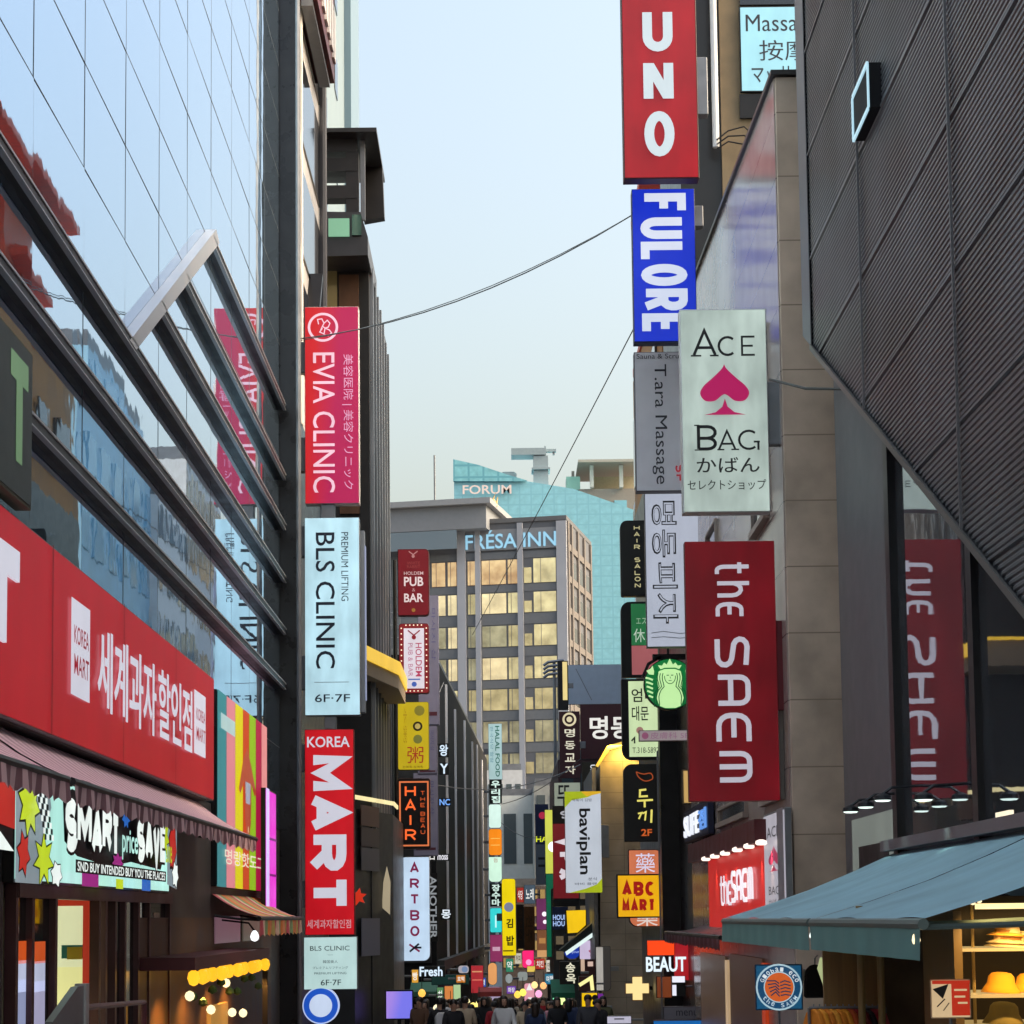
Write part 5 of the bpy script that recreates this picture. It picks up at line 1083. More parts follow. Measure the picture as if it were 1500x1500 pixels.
# white and green restaurant sign
GY = lit('b0c020', .85)
BV = lit('c8d0dc', .88, .35, .06)
its = [('p', [(0, 0), (1, 0), (.62, .06), (.2, .085), (0, .16)], GY, 'patch'), ('p', [(.45, 0), (1, 0), (1, .02), (.6, .05)], lit('e8b82a', .85), 'patch'), ('p', [(1, .86), (1, 1), (.1, 1), (.55, .96), (.85, .92)], GY, 'patch'), ('t', 'baviplan', .30, .17, .70, .82, SER, {'rot': 1, 'off': .02}), ('t', '바비 플랜', .25, .90, .85, .925, mat('slate_ink', None)), ('t', '분식', .62, .85, .85, .88, mat('slate_ink', None)), ('t', '떡볶이 김밥', .2, .07, .75, .10, mat('slate_ink', None))]
fsign('blade_sign', 'white sign with sideways dark letters and yellow green corners in the middle distance', (829, 1159, 880, 1308), 71, .3, LEDGE, BV, its, rim=.01, br=[(880, 1208, 892, 1256)])
# far signs, one by one: rect, distance, cabinet, face, items, label
def far(label, r, D, face, items=(), rad=0, name='blade_sign', cab=BLACK, **k):
    e = 11*80/D; ym = (r[1]+r[3])/2; t_ = max(1.5, (r[3]-r[1])*.05)
    k.setdefault('br', [((r[0]-e, ym-t_, r[0], ym+t_) if r[0] < 740 else (r[2], ym-t_, r[2]+e, ym+t_))])
    return fsign(name, label, r, D, .25, cab, face, list(items), rad=rad, rim=.012, **k)
BR_ = mat('maroon_board', '4a1c22', .5, var=.05)
far('large maroon rooftop board with white Korean lettering', (851, 1031, 925, 1112), 104, BR_, [('t', '명동', .18, .22, 1.0, .64, lit('f0ece4', 1.0), {'off': .02})], name='billboard')
its = [('o', .5, .12, .34, lit('e8d8b0', .9)), ('o', .5, .12, .24, BR_), ('o', .5, .12, .14, lit('e8d8b0', .9))]+[('t', ch, .26, .26+.185*i, .76, .385+.185*i, lit('e8e0c8', .95), {'off': .015}) for i, ch in enumerate('명동교자')]
far('narrow maroon vertical sign with cream Korean letters left of the maroon board', (820, 1042, 849, 1140), 100, mat('maroon_board', None), its)
far('pale blue billboard back rising behind the maroon board', (826, 973, 916, 1032), 112, mat('pale_blue_board', 'a8b4c4', .6, var=.06), [('l', [(.2, .1), (.45, .9)], .04, STEEL)], name='billboard')
far('thin dark sign edge lit in yellow beside the pale blue billboard', (818, 968, 832, 1040), 110, BLACK, [('r', .45, .02, .9, .8, lit('f0d890', .95))])
far('tilted black sign with small white sideways letters below the maroon board', (853, 1116, 877, 1158), 86, mat('black_face', None), [('t', 'UNIVIE', .5, .1, .78, .75, lit('f0f4ff', 1.05), {'rot': 1, 'off': .02})])
far('pale green sign with a dark Korean letter behind the white restaurant sign', (812, 1146, 850, 1186), 96, lit('a4ac9a', .7), [('t', '뚜', .12, .1, .62, .9, SER, {'off': .01})])
VY = lit('e8dce4', .9)
its = [('r', 0, .18, 1, .92, lit('7a1a22', .7), 'panel'), ('s', 'S', .3, .05, .8, .13, lit('b8b8c0', .8), {'wt': .2})]+[('s', c_, .18, .30+.16*i, .95, .42+.16*i, VY, {'rot': 1, 'wt': .25}) for i, c_ in enumerate('VPXY')]
far('dark red sign with slanting white sideways letters behind the white restaurant sign', (811, 1180, 846, 1328), 84, BLACK, its)
far('slim yellow lit edge sign next to the navy hair sign', (799, 1186, 812, 1280), 100, lit('d8dc58', .95), [('o', .85, .58, .26, lit('ffffff', 1.5, uneven=0), 'lamp')])
far('navy and grey sign with red figures and yellow letters', (785, 1178, 803, 1296), 104, mat('grey_board', '6a727c', .5), [('r', 0, .0, 1, .50, mat('navy_board', '14264e', .5), 'panel'), ('o', .55, .14, .18, lit('b82a4a', .8)), ('t', 'HA', .05, .40, .9, .47, lit('e4f030', 1.0), {'off': .02}), ('r', .2, .66, .7, .69, SER), ('r', .2, .75, .7, .78, SER)])
far('tall green sign with small white vertical letters', (801, 1280, 822, 1402), 90, lit('12684a', .8), [('t', 'OLIVE YO', .5, .14, .82, .62, lit('f0fff4', 1.1), {'rot': 1, 'off': .03}), ('o', .72, .80, .2, lit('c8e8b0', 1.0)), ('o', .72, .80, .12, lit('5a8a50', .8))])
far('navy sign with blue white pattern under the slanting letters sign', (809, 1328, 832, 1362), 80, mat('navy_board', None), [('t', 'HOUR', .05, .35, .95, .58, lit('a8c4f8', 1.0), {'off': .03}), ('t', 'HOUS', .05, .62, .95, .85, lit('a8c4f8', 1.0), {'off': .03})])
t = thing('round_sign', 'yellow lit half round sign above the dark sloping canopy', 'sign', tuple(P(844, 1368, 76)))
q = [P(x, y, 76)-t.location for x, y in ((830, 1334), (858, 1333), (858, 1355), (846, 1366), (832, 1367))]
MB().prism([(v.x, v.z) for v in q], 0, .25).build('face', lit('f8c818', 1.05), t); MB().box(-.4, .4, .25, .32, q[4].z, q[1].z).build('casing', BLACK, t)
cn = thing('canopy', 'dark sloping canopy with a white lit edge in the middle distance', 'canopy', tuple(P(850, 1395, 74)))
q = [P(x, y, 74)-cn.location for x, y in ((820, 1392), (880, 1342), (888, 1352), (830, 1396))]; MB().prism([(v.x, v.z) for v in q], 0, 1.6).build('roof', mat('canopy_dark', '2a3634', .5), cn)
q = [P(x, y, 74)-cn.location for x, y in ((828, 1394), (886, 1353), (888, 1358), (830, 1399))]; MB().prism([(v.x, v.z-.01) for v in q], -.03, .02).build('light_edge', lit('e0f4f0', 1.15), cn)
MB().tube([(.55, .8, .3), (.55, .8, gz(74)-cn.location.z)], .06).build('post', BLACK, cn)
far('blue round based sign below the dark canopy', (826, 1386, 850, 1405), 78, lit('1838a8', .95), [('t', 'Bonjour', .1, .3, .95, .6, lit('b8ccff', 1))], rad=(.28, .28, .02, .02))
far('white sign with pink figure under the dark canopy', (849, 1377, 882, 1406), 76, lit('d8c8e8', .95), [('p', star(.6, .6, .22, .3, 6, .6), lit('b84a70', .8), 'patch')], rad=.05)
far('black sign with cream Korean characters low on the right', (820, 1408, 850, 1442), 70, mat('black_face', None), [('t', '송', .3, .06, .75, .48, lit('f0ecd0', 1.0), {'off': .02}), ('t', '옥', .3, .54, .78, .96, lit('f0ecd0', 1.0), {'off': .02})])
far('brown sign with cream bar pattern beside the black Korean sign', (850, 1405, 872, 1440), 71, mat('brown_board', '5a3030', .5), [('r', .05, .0, .3, .5, lit('d8b8a0', .9)), ('r', .5, .1, .85, .3, lit('e0c0b0', .9))])
far('cream angled neon sign near the grey stone pier', (848, 1430, 872, 1452), 69, mat('brown_board', None), [('l', [(.02, .6), (.75, .1), (.82, .95)], .12, lit('f8eea0', 1.15, uneven=0))])
far('tall pale grey lit column sign on the stone pier', (873, 1386, 894, 1452), 70.5, mat('pier_panel', '7e7a78', .5), [('r', .05, .02, .5, .98, lit('c0bcb4', .8))], rad=(.15, .15, 0, 0))
far('square yellow sign just above the crowd on the right', (852, 1454, 875, 1476), 66, lit('f8c810', 1.05), [('o', .85, .35, .1, SER)])
far('thin violet lit strip above the crowd next to the yellow square sign', (876, 1455, 884, 1496), 67, lit('7a2a9a', .9), [])
far('white price board at the bottom of the photo below the cross', (889, 1488, 925, 1500), 48, lit('ccc8dc', .85), [('r', .3, .3, .7, .45, mat('slate_ink', None))])
far('blue flat board at the bottom edge right of the crowd', (957, 1494, 1032, 1512), 42, lit('1a6cb8', .85), [], name='board')
far('grey display board above the blue flat board', (972, 1474, 1034, 1494), 43, mat('grey_display', '7a7680', .5), [('t', 'menu', .3, .3, .8, .7, mat('slate_ink', None))], name='board')
far('white bent lamp sign above the grey display board', (985, 1430, 1004, 1460), 44.5, mat('black_face', None), [('r', .0, .0, .95, .3, lit('f0f0ff', 1.1)), ('r', 0, .42, .3, .95, lit('f0f0ff', 1.1))])
far('orange brown poster wall next to the cross', (962, 1430, 984, 1462), 47, lit('8a4424', .7), [], name='board')
# left-hand far signs
HG = lit('d8f4e8', 1.1)
far('pale green vertical halal food sign on the left', (716, 1060, 735, 1142), 112, lit('b8d8d8', .85), [('t', 'HALAL FOOD', .5, .04, .82, .95, lit('1a6a58', .8), {'rot': 1, 'off': .02}), ('t', '한국식당 할랄', .12, .05, .36, .7, lit('5a90a0', .8), {'rot': 1})], cab=STEEL)
its = [('o', .5, .12+.11*i, .13-.02*(i % 2), lit('f4fff8', 1.1, uneven=0)) for i in range(8)]
far('black vertical sign of white blob letters under the halal sign', (717, 1142, 735, 1177), 111, mat('black_face', None), [('t', '우', .15, .04, .85, .34, HG, {'off': .03}), ('t', '리', .15, .36, .85, .66, HG, {'off': .03}), ('t', '집', .15, .68, .85, .98, HG, {'off': .03})])
far('blank white lit box sign in the far left column', (716, 1178, 734, 1213), 110, HG, [], rad=.12)
far('orange lit box sign in the far left column', (716, 1214, 735, 1253), 110.5, lit('f88c1a', 1.1), [('r', .15, .35, .85, .38, lit('ffc860', 1.0)), ('r', .15, .6, .85, .63, lit('ffc860', 1.0))], rad=.14)
far('white green lit box sign with a red mark in the far left column', (716, 1255, 735, 1292), 110, lit('d4f8e0', 1.08), [('t', '점', .38, .06, .66, .22, lit('b84a3a', .8))], rad=(.2, .2, .02, .02))
far('black sign with white rounded letters in the far left column', (718, 1294, 735, 1328), 111, mat('black_face', None), [('t', '장', .15, .04, .85, .34, HG, {'off': .03}), ('t', '수', .15, .36, .85, .66, HG, {'off': .03}), ('t', '마', .15, .68, .85, .98, HG, {'off': .03})])
far('cyan lit box sign in the far left column', (718, 1330, 735, 1366), 110, lit('38d8d8', 1.05), [('r', .42, .3, .55, .8, lit('c8ffff', 1.1))], rad=.08)
far('mauve sign with a pale label at the bottom of the far left column', (718, 1369, 736, 1409), 110.5, lit('9a3a68', .85), [('r', .2, .45, .8, .6, lit('d8a8c0', .9))])
far('tall yellow vertical sign with black Korean letters', (736, 1287, 755, 1400), 104, lit('f4d80c', 1.02), [('o', .5, .37, .24, lit('8a90a8', .8)), ('t', '김', .3, .52, .8, .64, SER, {'off': .03}), ('t', '밥', .3, .74, .85, .87, SER, {'off': .03}), ('r', .05, .93, .8, .945, SER)], rad=(.02, .02, .12, .12))
far('brown vertical sign with dark brush letters right of the yellow sign', (768, 1328, 783, 1392), 118, mat('bronze_board', '7a4a1c', .5, var=.2), [('t', '전주', .2, .2, .8, .8, mat('brown_ink', None), {'rot': 1, 'off': .02})])
far('dark brown vertical sign right of the yellow sign', (757, 1325, 767, 1390), 120, mat('dark_brown_board', '3a2a1e', .5, var=.2), [('t', '한정식', .25, .1, .75, .8, YB, {'rot': 1})])
far('violet sign with white round lamps near the green sign', (786, 1316, 801, 1362), 112, lit('7a3a68', .8), [('o', .75, .5, .13, lit('fff4ff', 1.2, uneven=0)), ('o', .8, .75, .11, lit('fff4ff', 1.2, uneven=0))])
far('tan and brown sign stack below the violet sign', (787, 1362, 802, 1402), 110, lit('8a5a3c', .8), [('r', 0, .75, 1, 1, lit('e0a870', .95)), ('r', .2, .3, .8, .5, lit('c08a50', .9))])
far('hot pink lit sign above the crowd', (765, 1392, 782, 1418), 100, lit('ff2a78', 1.1), [('o', .55, .68, .14, lit('ff9ad0', 1.2, uneven=0))], rad=(.15, .15, .02, .1))
far('small yellow lit sign just under the hot pink sign', (772, 1415, 784, 1424), 99, lit('f0d060', 1.0), [])
far('small white lettered sign above the left stalls', (614, 1415, 652, 1431), 72, mat('black_face', None), [('t', 'Fresh', .02, .05, .9, .95, lit('d8ecff', 1.15, uneven=0), {'off': .02, 'ext': .05})])
far('small grey pictogram sign beside the white lettered sign', (671, 1414, 687, 1426), 74, lit('c0b8c0', .8), [('o', .6, .5, .11, lit('8098c0', .8))], rad=.1)
far('red hanging banner above the left stalls', (690, 1414, 708, 1455), 82, lit('b83038', .85), [('r', .1, .2, .9, .25, lit('e09a70', .9)), ('r', .1, .5, .9, .55, lit('e07060', .9))])
far('orange standing sign among the far left stalls', (651, 1444, 664, 1471), 70, lit('e08a48', .9), [])
far('light green standing sign among the far left stalls', (664, 1442, 675, 1468), 71, lit('b8d8a0', .9), [])
far('peach balloon shaped sign above the far crowd', (715, 1410, 728, 1443), 96, lit('f0a868', .95), [], rad=.2)
far('white and violet sign above the far crowd', (715, 1445, 733, 1466), 92, lit('b8a8c8', .85), [('r', .1, .5, .9, .7, SER)])
far('grey round sign above the middle of the crowd', (740, 1426, 751, 1441), 95, lit('a8b0b0', .75), [], rad=.2)
far('grey rounded rectangle sign above the middle of the crowd', (758, 1423, 773, 1437), 96, lit('a4aca8', .75), [], rad=.12)
far('white pink ice cream shaped sign above the crowd', (768, 1440, 783, 1470), 90, lit('e8a0b0', 1.0), [('p', [(.2, .35), (.5, 0), (.8, .35)], lit('f4f0f0', 1.1), 'patch'), ('p', [(.35, .7), (.75, .7), (.6, 1)], lit('f4f0f0', 1.1), 'patch')], rad=.1)
far('dark teal stall awning board behind the left stalls', (632, 1427, 687, 1443), 76, mat('teal_board', '1e5a58', .6, var=.1), [], name='board')
for r_, D_, c_, lb_, tx_ in (((741, 1404, 752, 1424), 100, '3a8a6a', 'small green lit sign under the tall yellow sign', '약'), ((754, 1396, 764, 1412), 108, 'd8d0b8', 'small cream lit sign beside the hot pink sign', '커피'), ((700, 1432, 712, 1446), 88, '3a58b8', 'small blue lit sign above the red stall awning', '은행'), ((784, 1404, 798, 1420), 98, 'b83a2c', 'small red lit sign under the tan and brown stack', '치킨'),
    ((800, 1406, 812, 1424), 94, 'e8e0d0', 'small white lit sign under the tall green sign', '안경'), ((668, 1428, 682, 1440), 75, 'c87a2c', 'small amber lit sign above the left stall row', '호떡'), ((742, 1444, 756, 1456), 90, '7a4ab0', 'small purple lit sign above the crowd', '화장'), ((798, 1426, 812, 1442), 88, '2c7a9a', 'small teal lit sign right of the crowd lamps', '여행'),
    ((757, 1300, 767, 1322), 121, 'a83028', 'small red sign high beside the tall yellow sign', '식당'), ((768, 1296, 784, 1324), 119, '4a5a68', 'slate blue sign above the brown brush lettered sign', '노래'), ((603, 1420, 613, 1440), 71, 'e8a83c', 'narrow amber lit sign left of the white lettered sign', '빵'), ((640, 1446, 650, 1470), 71, '5a8a5a', 'narrow green standing sign among the left stalls', '차')):
    far(lb_, r_, D_, lit(c_, .95), [('t', tx_, .15, .2, .85, .8, SER if c_ in ('d8d0b8', 'e8e0d0') else lit('f4f4ee', 1.05, uneven=0), {'off': .012})])
for i, (px, py, D, c_) in enumerate(((640, 1478, 68, 'fff0c0'), (650, 1478, 68, 'fff4d8'), (660, 1478, 69, 'fff0e0'), (693, 1475, 70, 'ffe070'), (702, 1471, 71, 'ffec90'), (618, 1455, 74, 'ffb850'), (758, 1457, 82, 'ffc850'), (783, 1443, 84, 'ffd890'), (796, 1444, 84, 'ffb070'), (766, 1454, 80, 'f0e060'), (789, 1456, 79, 'f0a0c8'), (812, 1459, 76, '80e8b0'), (823, 1466, 75, 'e0ffa0'))):
    p = P(px, py, D); t = thing('stall_lamp', ['pear lamp, first of three left of the crowd', 'pear lamp, second of three left of the crowd', 'pear lamp, third of three left of the crowd', 'yellow globe lamp beside the white tube', 'pale yellow globe lamp above the white tube', 'orange lamp low by the purple screen', 'amber lamp above the far crowd', 'cream lamp right of the ice cream sign', 'peach lamp right of the cream lamp', 'yellow green lamp above the crowd centre', 'pink lamp above the crowd', 'green lamp by the green awning', 'lime lamp by the green awning'][i], 'lamp', tuple(p), 0, 'lamps over the street stalls')
    MB().lathe([(.02, -.14), (.1, -.1), (.14, 0), (.1, .1), (.03, .15)], (0, 0, 0), 10).build('bulb', lit(c_, 1.5, uneven=0), t); MB().tube([(0, 0, .15), (0, 0, .6)], .012, 5).build('cord', BLACK, t)
tl = thing('tube_lamp', 'slanting warm white tube lamp over the far left stall', 'lamp', tuple(P(677, 1470, 69)))
MB().tube([(-.25, 0, -.08), (.25, 0, .1)], .06, 8).build('tube', lit('fff0b0', 1.4, uneven=0), tl); MB().tube([(0, 0, .05), (0, .1, .7)], .015).build('bracket', BLACK, tl)
for i, (r, c_, lb) in enumerate((((808, 1436, 842, 1462), '1e6a50', 'green stall awning right of the crowd'), ((600, 1440, 640, 1460), '3a6a5a', 'grey green stall awning left of the crowd'), ((700, 1448, 735, 1460), '9a3a38', 'red stall awning above the far crowd'))):
    a, c = P(r[0], r[3], 74+3*i), P(r[2], r[1], 74+3*i)
    aw = thing('stall', lb, 'stall', ((a.x+c.x)/2, 74+3*i, gz(74+3*i))); w2 = (c.x-a.x)/2; zt_, zb_ = c.z-aw.location.z, a.z-aw.location.z
    MB().prism_x([(0, zb_), (0, zb_+.18), (1.5, zt_), (1.5, zt_-.1)], -w2, w2).build('awning', mat('stall_'+c_, c_, .8, var=.15), aw)
    MB().box(-w2, w2, .3, 1.4, 0, .9).build('counter', WOOD, aw)
    for s in (-1, 1):
        for yy in (.1, 1.4): MB().tube([(s*w2*.95, yy, 0), (s*w2*.95, yy, zb_+.1)], .03).build('post', STEEL, aw)
# ------------------------------------------------------------------ far left finned building (street bends to the right)
ang = math.atan2(88, 3000)
fb = thing('finned_building', 'long black building with bright vertical fins along the far left side', 'building', (P(640, 1400, 80).x, 80, gz(80)), -ang)
Lf = 54; ztf = P(650, 958, 80).z-gz(80)
MB().box(-9, 0, 0, Lf, -4, ztf).build('wall', mat('black_clad', (.012, .012, .014), .6, 0, spec=.12), fb)
MB().box(-8.9, -.05, .05, Lf, ztf, ztf+.25).build('parapet', STEEL, fb)
ys_ = [7, 14, 23, 31.5, 37.6, 44.4]
fm = mat('bright_fin', (.8, .8, .82), .5, 0, var=.3, scale=1.2, stretch=(1, 1, .25))
for i, y in enumerate(ys_): MB().box(0, .085, y, y+.3+.05*i, 2.6, ztf-.4-.35*(i % 2)).build('fin', fm, fb)
MB().box(-.02, .3, 0, Lf, 2.9, 3.3).build('fascia', mat('fascia_dark', (.03, .03, .03), .5), fb)
MB().box(-7, -.2, -.05, -.01, 3.2, ztf-.3).build('end_wall', mat('end_wall_dark', (.02, .02, .024), .35, .1, var=.25), fb)
b = MB(); rz2 = ztf+.25
for k in range(5): b.tube([(-.6-.8*k, .5, rz2), (-.6-.8*k, .5, rz2+1.5)], .03, 5)
for k in (.5, 1, 1.5): b.tube([(-.5, .5, rz2+k), (-4, .5, rz2+k)], .025, 5)
b.build('roof_railing', STEEL, fb)
for i, (px0, py0, px1, py1, tx, c_, rot) in enumerate(((629, 1280, 640, 1378, 'ANOTHER', 'a8aeb4', 1), (643, 1170, 660, 1180, 'NC', '7ab0ff', 0), (643, 1090, 657, 1108, '왕', 'd8ecff', 0), (644, 1118, 657, 1134, 'Y', 'd8ecff', 0), (646, 1332, 661, 1346, '몽', 'e8f4ff', 0), (640, 1252, 657, 1260, 'moss', 'e8e8f0', 0), (629, 1250, 637, 1260, '口', 'f4f4f0', 0))):
    a, c = P(px0, py1, 74), P(px1, py0, 74)
    t = thing('letter_sign', ['grey vertical letters on the black far building', 'small blue letters on the black far building', 'white glowing character high on the black far building', 'white glowing letter on the black far building under the character', 'white glowing character low on the black far building', 'small pale word on the black far building', 'small white square mark above the white sign with purple letters'][i], 'sign', ((a.x+c.x)/2, 74, a.z))
    MB().box(-(c.x-a.x)*.55, (c.x-a.x)*.55, .03, .12, -.03, c.z-a.z+.03).build('backing', BLACK, t)
    fill_sign(t, c.x-a.x, c.z-a.z, [('t', tx, .05, .03, .95, .97, lit(c_, 1.0 if i else .6, uneven=0), {'rot': rot, 'off': .02})], 0)
# plain blocks filling both sides of the far street
def block(label, r, D, dep, m, mg, nx, nz, name='far_building', top=None):
    a, c = P(r[0], 1460, D), P(r[2], r[1], D); t = thing(name, label, 'building', ((a.x+c.x)/2, D, gz(D+dep)-.2)); H = c.z-t.location.z; w2 = (c.x-a.x)/2
    MB().box(-w2, w2, 0, dep, 0, H).build('wall', m, t); MB().box(-w2+.1, w2-.1, .1, dep-.1, H+.003, H+.5).build('parapet', STEEL, t)
    if nx: repeat('window', MB().box(-w2/nx*.62, w2/nx*.62, -.05, .0, 0, (H-4)/nz*.55), mg, t, [(-w2+2*w2*(i+.5)/nx, 0, 4+(H-4)*(k+.25)/nz) for i in range(nx) for k in range(nz)])
    return t
PW = mat('pale_wall', 'c8ccc8', .6, var=.06); GW = mat('grey_glass_far', '5a666c', .15, .3)
block('pale white building closing the street under the hotel', (735, 1165, 790, 0), 150, 12, PW, GW, 2, 2)
block('white low building with a railing below the hotel', (716, 1128, 765, 0), 160, 12, mat('pale_wall2', 'b8bcc0', .6, var=.08), GW, 4, 3)
block('grey building behind the navy and green signs', (786, 1150, 862, 0), 140, 14, mat('grey_wall_far', '8e9290', .6, var=.1), GW, 4, 4)
block('dark shop building at the bend of the street behind the yellow sign', (736, 1298, 800, 0), 132, 6, mat('dim_wall', '5a5250', .6, var=.2), lit('b89a60', .6), 6, 5)
block('grey maroon building carrying the maroon rooftop board', (822, 1112, 900, 0), 106, 20, mat('maroon_wall', '4a3234', .6, var=.12), GW, 3, 3)
block('dark building behind the dark red slanting letters sign', (812, 1300, 882, 0), 86, 14, mat('dim_wall2', '3a3838', .6, var=.2), lit('8a7a60', .5), 4, 5)
b = thing('roof_louvre', 'curved metal louvre frame on the roof beside the hotel', 'roof frame', tuple(P(812, 992, 115)))
for k in range(4): MB().tube([P(796, 975+6*k, 115)-b.location, P(803, 970+6*k, 115)-b.location, P(826, 967+6*k, 115)-b.location], .09, 6).build('slat', STEEL, b)
MB().tube([(0, .1, -8), (0, .1, .9)], .1).build('post', STEEL, b)

# ------------------------------------------------------------------ hotel, tower, roofs against the sky
DH = 180; co_ = P(829, 757, DH); dx, dy = Vector((-14, 2.94)).normalized()
hrz = math.atan2(-dy, -dx)
ht = thing('hotel', 'grey hotel with rows of gold-reflecting windows and pale blue rooftop letters closing the street', 'building', (co_.x, DH, gz(DH)-.2), hrz)
sx = F/DH*math.cos(hrz)
def hx(px): return (px-829)/sx
def hz(py): return (1345-py)/F*DH+ZC-(gz(DH)-.2)
HT = hz(757); HG_ = mat('hotel_grey', '9a9ea8', .6, var=.08, scale=.4); HD = mat('hotel_band', '5c5f66', .6, var=.08, scale=.4)
MB().box(hx(560), 0, 0, 13.4, 0, HT).build('wall', HD, ht)
MB().box(hx(560), .05, -.15, 13.5, HT+.003, HT+.4).build('parapet', mat('hotel_dark', '5a5c60', .6), ht)
for a, c in ((815, 829.8), (757, 765), (694, 701.5), (667, 679.5)): MB().box(hx(a), hx(c), -.35, -.003, 0, HT-.1).build('pier', HG_, ht)
GOLD_REFL = []  # golden reflections of sunlit buildings, put into the glass colour and glow
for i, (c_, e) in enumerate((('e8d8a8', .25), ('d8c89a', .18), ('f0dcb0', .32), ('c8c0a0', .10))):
    m = mat('gold_reflection_glass_%d' % i, c_, .12, .6, var=.6, scale=.7, bump=.03, bscale=.6); q = m.node_tree.nodes['Principled BSDF']; q.inputs['Emission Color'].default_value = (*lin(c_), 1); q.inputs['Emission Strength'].default_value = e*.42; GOLD_REFL.append(m)
PEACH_REFL = GOLD_REFL[0].copy(); PEACH_REFL.name = 'peach_reflection_glass'; q = PEACH_REFL.node_tree.nodes['Principled BSDF']; q.inputs['Emission Color'].default_value = (*lin('f0a878'), 1); q.inputs['Emission Strength'].default_value = .1  # top row: peach reflection put in as a weak glow
rowsY = [(813, 849), (863, 893), (912, 943), (960, 992), (1007, 1038), (1055, 1086), (1103, 1133)]
cols = [(780, 813), (742, 756), (703, 739), (682, 693), (652, 665), (628, 648), (603, 624)]
rnd = random.Random(2)
for r, (ya2, yb2) in enumerate(rowsY):
    for c, (xa, xb) in enumerate(cols):
        t_ = MB().box(hx(xa), hx(xb), -.08, -.003, hz(yb2), hz(ya2)).build('window', PEACH_REFL if r == 0 and c != 0 else (rnd.choice(GOLD_REFL) if r < 5 else GOLD_REFL[3]), ht)
        MB().box(hx(xa+(xb-xa)*.32), hx(xa+(xb-xa)*.32+.5), -.12, -.081, hz(yb2), hz(ya2)).build('mullion', HD, t_)
    MB().box(hx(766), hx(777), -.08, -.003, hz(yb2), hz(ya2+13)).build('window', GOLD_REFL[1], ht)
for (ya2, yb2) in [(800, 812)]+[(b_[1]+1, a_[0]-1) for b_, a_ in zip(rowsY, rowsY[1:])]:
    MB().box(hx(561), hx(814), -.05, -.003, hz(yb2)+.05, hz(ya2)-.05).build('spandrel', mat('hotel_spandrel', '666a70', .6, var=.08), ht)
MB().box(hx(680), hx(822), -.2, -.06, hz(798), hz(767)).build('sign_band', mat('hotel_signband', '7c8086', .6, var=.06), ht)
LB = lit('9ad0ec', .85, uneven=0)
v, f = text2d('FRÉSA INN', .012); b = MB(); X0, X1, Z0, Z1 = hx(680), hx(815), hz(796), hz(768)
for q in f: b.face([(X0+v[k][0]*(X1-X0), -.32, Z0+v[k][1]*(Z1-Z0)) for k in q])
b.build('lettering', LB, ht)
for k in range(6):
    for j, y in enumerate((2.6, 6.0, 9.6)): MB().box(.003, .1, y, y+2.0, hz(rowsY[k][1]), hz(rowsY[k][0])).build('window', mat('hotel_side_glass', '4a4c52', .1, .4, var=.2), ht)
for y in (0, 1.9, 5.2, 8.6, 12.2): MB().box(.003, .2, y, y+.6, 0, HT-.1).build('pier', mat('hotel_side_stone', '6c6662', .6, var=.08), ht)
for k in range(8): MB().box(.003, .14, .71, 13.2, hz(800+48*k), hz(790+48*k)).build('spandrel', mat('hotel_side_stone', None), ht)
MB().box(hx(540), hx(716), -1.6, 8, hz(768), hz(733)).build('upper_block', mat('hotel_upper', '7e8288', .6, var=.06), ht)
MB().box(hx(540), hx(724), -2.2, 8.4, hz(732.5), hz(724)).build('roof_slab', mat('hotel_slab', '8c8f94', .6, var=.05), ht)
MB().box(hx(540), hx(672), -1.65, -1.601, hz(797), hz(769)).build('panel', mat('hotel_panel', '74828c', .4, .2), ht)
for a, c, y in ((578, 592, 731), (596, 618, 731), (621, 652, 729), (690, 714, 722)): MB().box(hx(a), hx(c), 1, 4, hz(723.5), hz(y-8-(a > 600)*1)).build('roof_plant', mat('plant_dark', '4c4e52', .6, var=.2), ht)
MB().tube([(hx(625), 2, hz(724)), (hx(625), 2, hz(640))], .09, 5).build('antenna', STEEL, ht)
# cyan glass tower
DT = 300
CYG = gridded('cyan_glass', '90ccdc', '88c2d4', 1.7, 1.55, .2, .25, .25, var=.10)  # distance haze is painted into the pale glass colours
tw = thing('cyan_tower', 'cyan glass tower with a sloping top and pink letters behind the hotel', 'building', (P(800, 1200, DT).x, DT, gz(DT)))
out = [P(x, y, DT)-tw.location for x, y in ((665, 742), (665, 705), (760, 703), (840, 716), (932, 748), (960, 768))]
MB().prism([(out[0].x, 0)]+[(v.x, v.z) for v in out[1:]]+[(out[-1].x, 0)], 0, 22).build('glass_wall', CYG, tw)
q = [P(x, y, DT)-tw.location for x, y in ((664, 706), (664, 674), (700, 682), (742, 696), (772, 705), (760, 706))]
MB().prism([(v.x, v.z) for v in q], -.6, -.1).build('glass_parapet', gridded('cyan_parapet', '84c4d0', '6cacbc', 2.2, 1.8, .3, .2, .3, var=.15), tw)
for a, c, y0_, y1_ in ((705, 726, 700, 680), (733, 757, 704, 678)): MB().prism([(P(a, y0_, DT).x-tw.location.x, P(a, y0_, DT).z-tw.location.z), (P(c, y0_, DT).x-tw.location.x, P(a, y0_, DT).z-tw.location.z), (P(c, y1_+3, DT).x-tw.location.x, P(c, y1_+3, DT).z-tw.location.z), (P(c-4, y1_, DT).x-tw.location.x, P(c, y1_, DT).z-tw.location.z), (P(a+4, y1_, DT).x-tw.location.x, P(c, y1_, DT).z-tw.location.z), (P(a, y1_+3, DT).x-tw.location.x, P(c, y1_+3, DT).z-tw.location.z)], 6, 12).build('cooling_unit', mat('cooling_grey', '8a9aa0', .6, var=.1), tw)
o0 = Vector(tw.location)
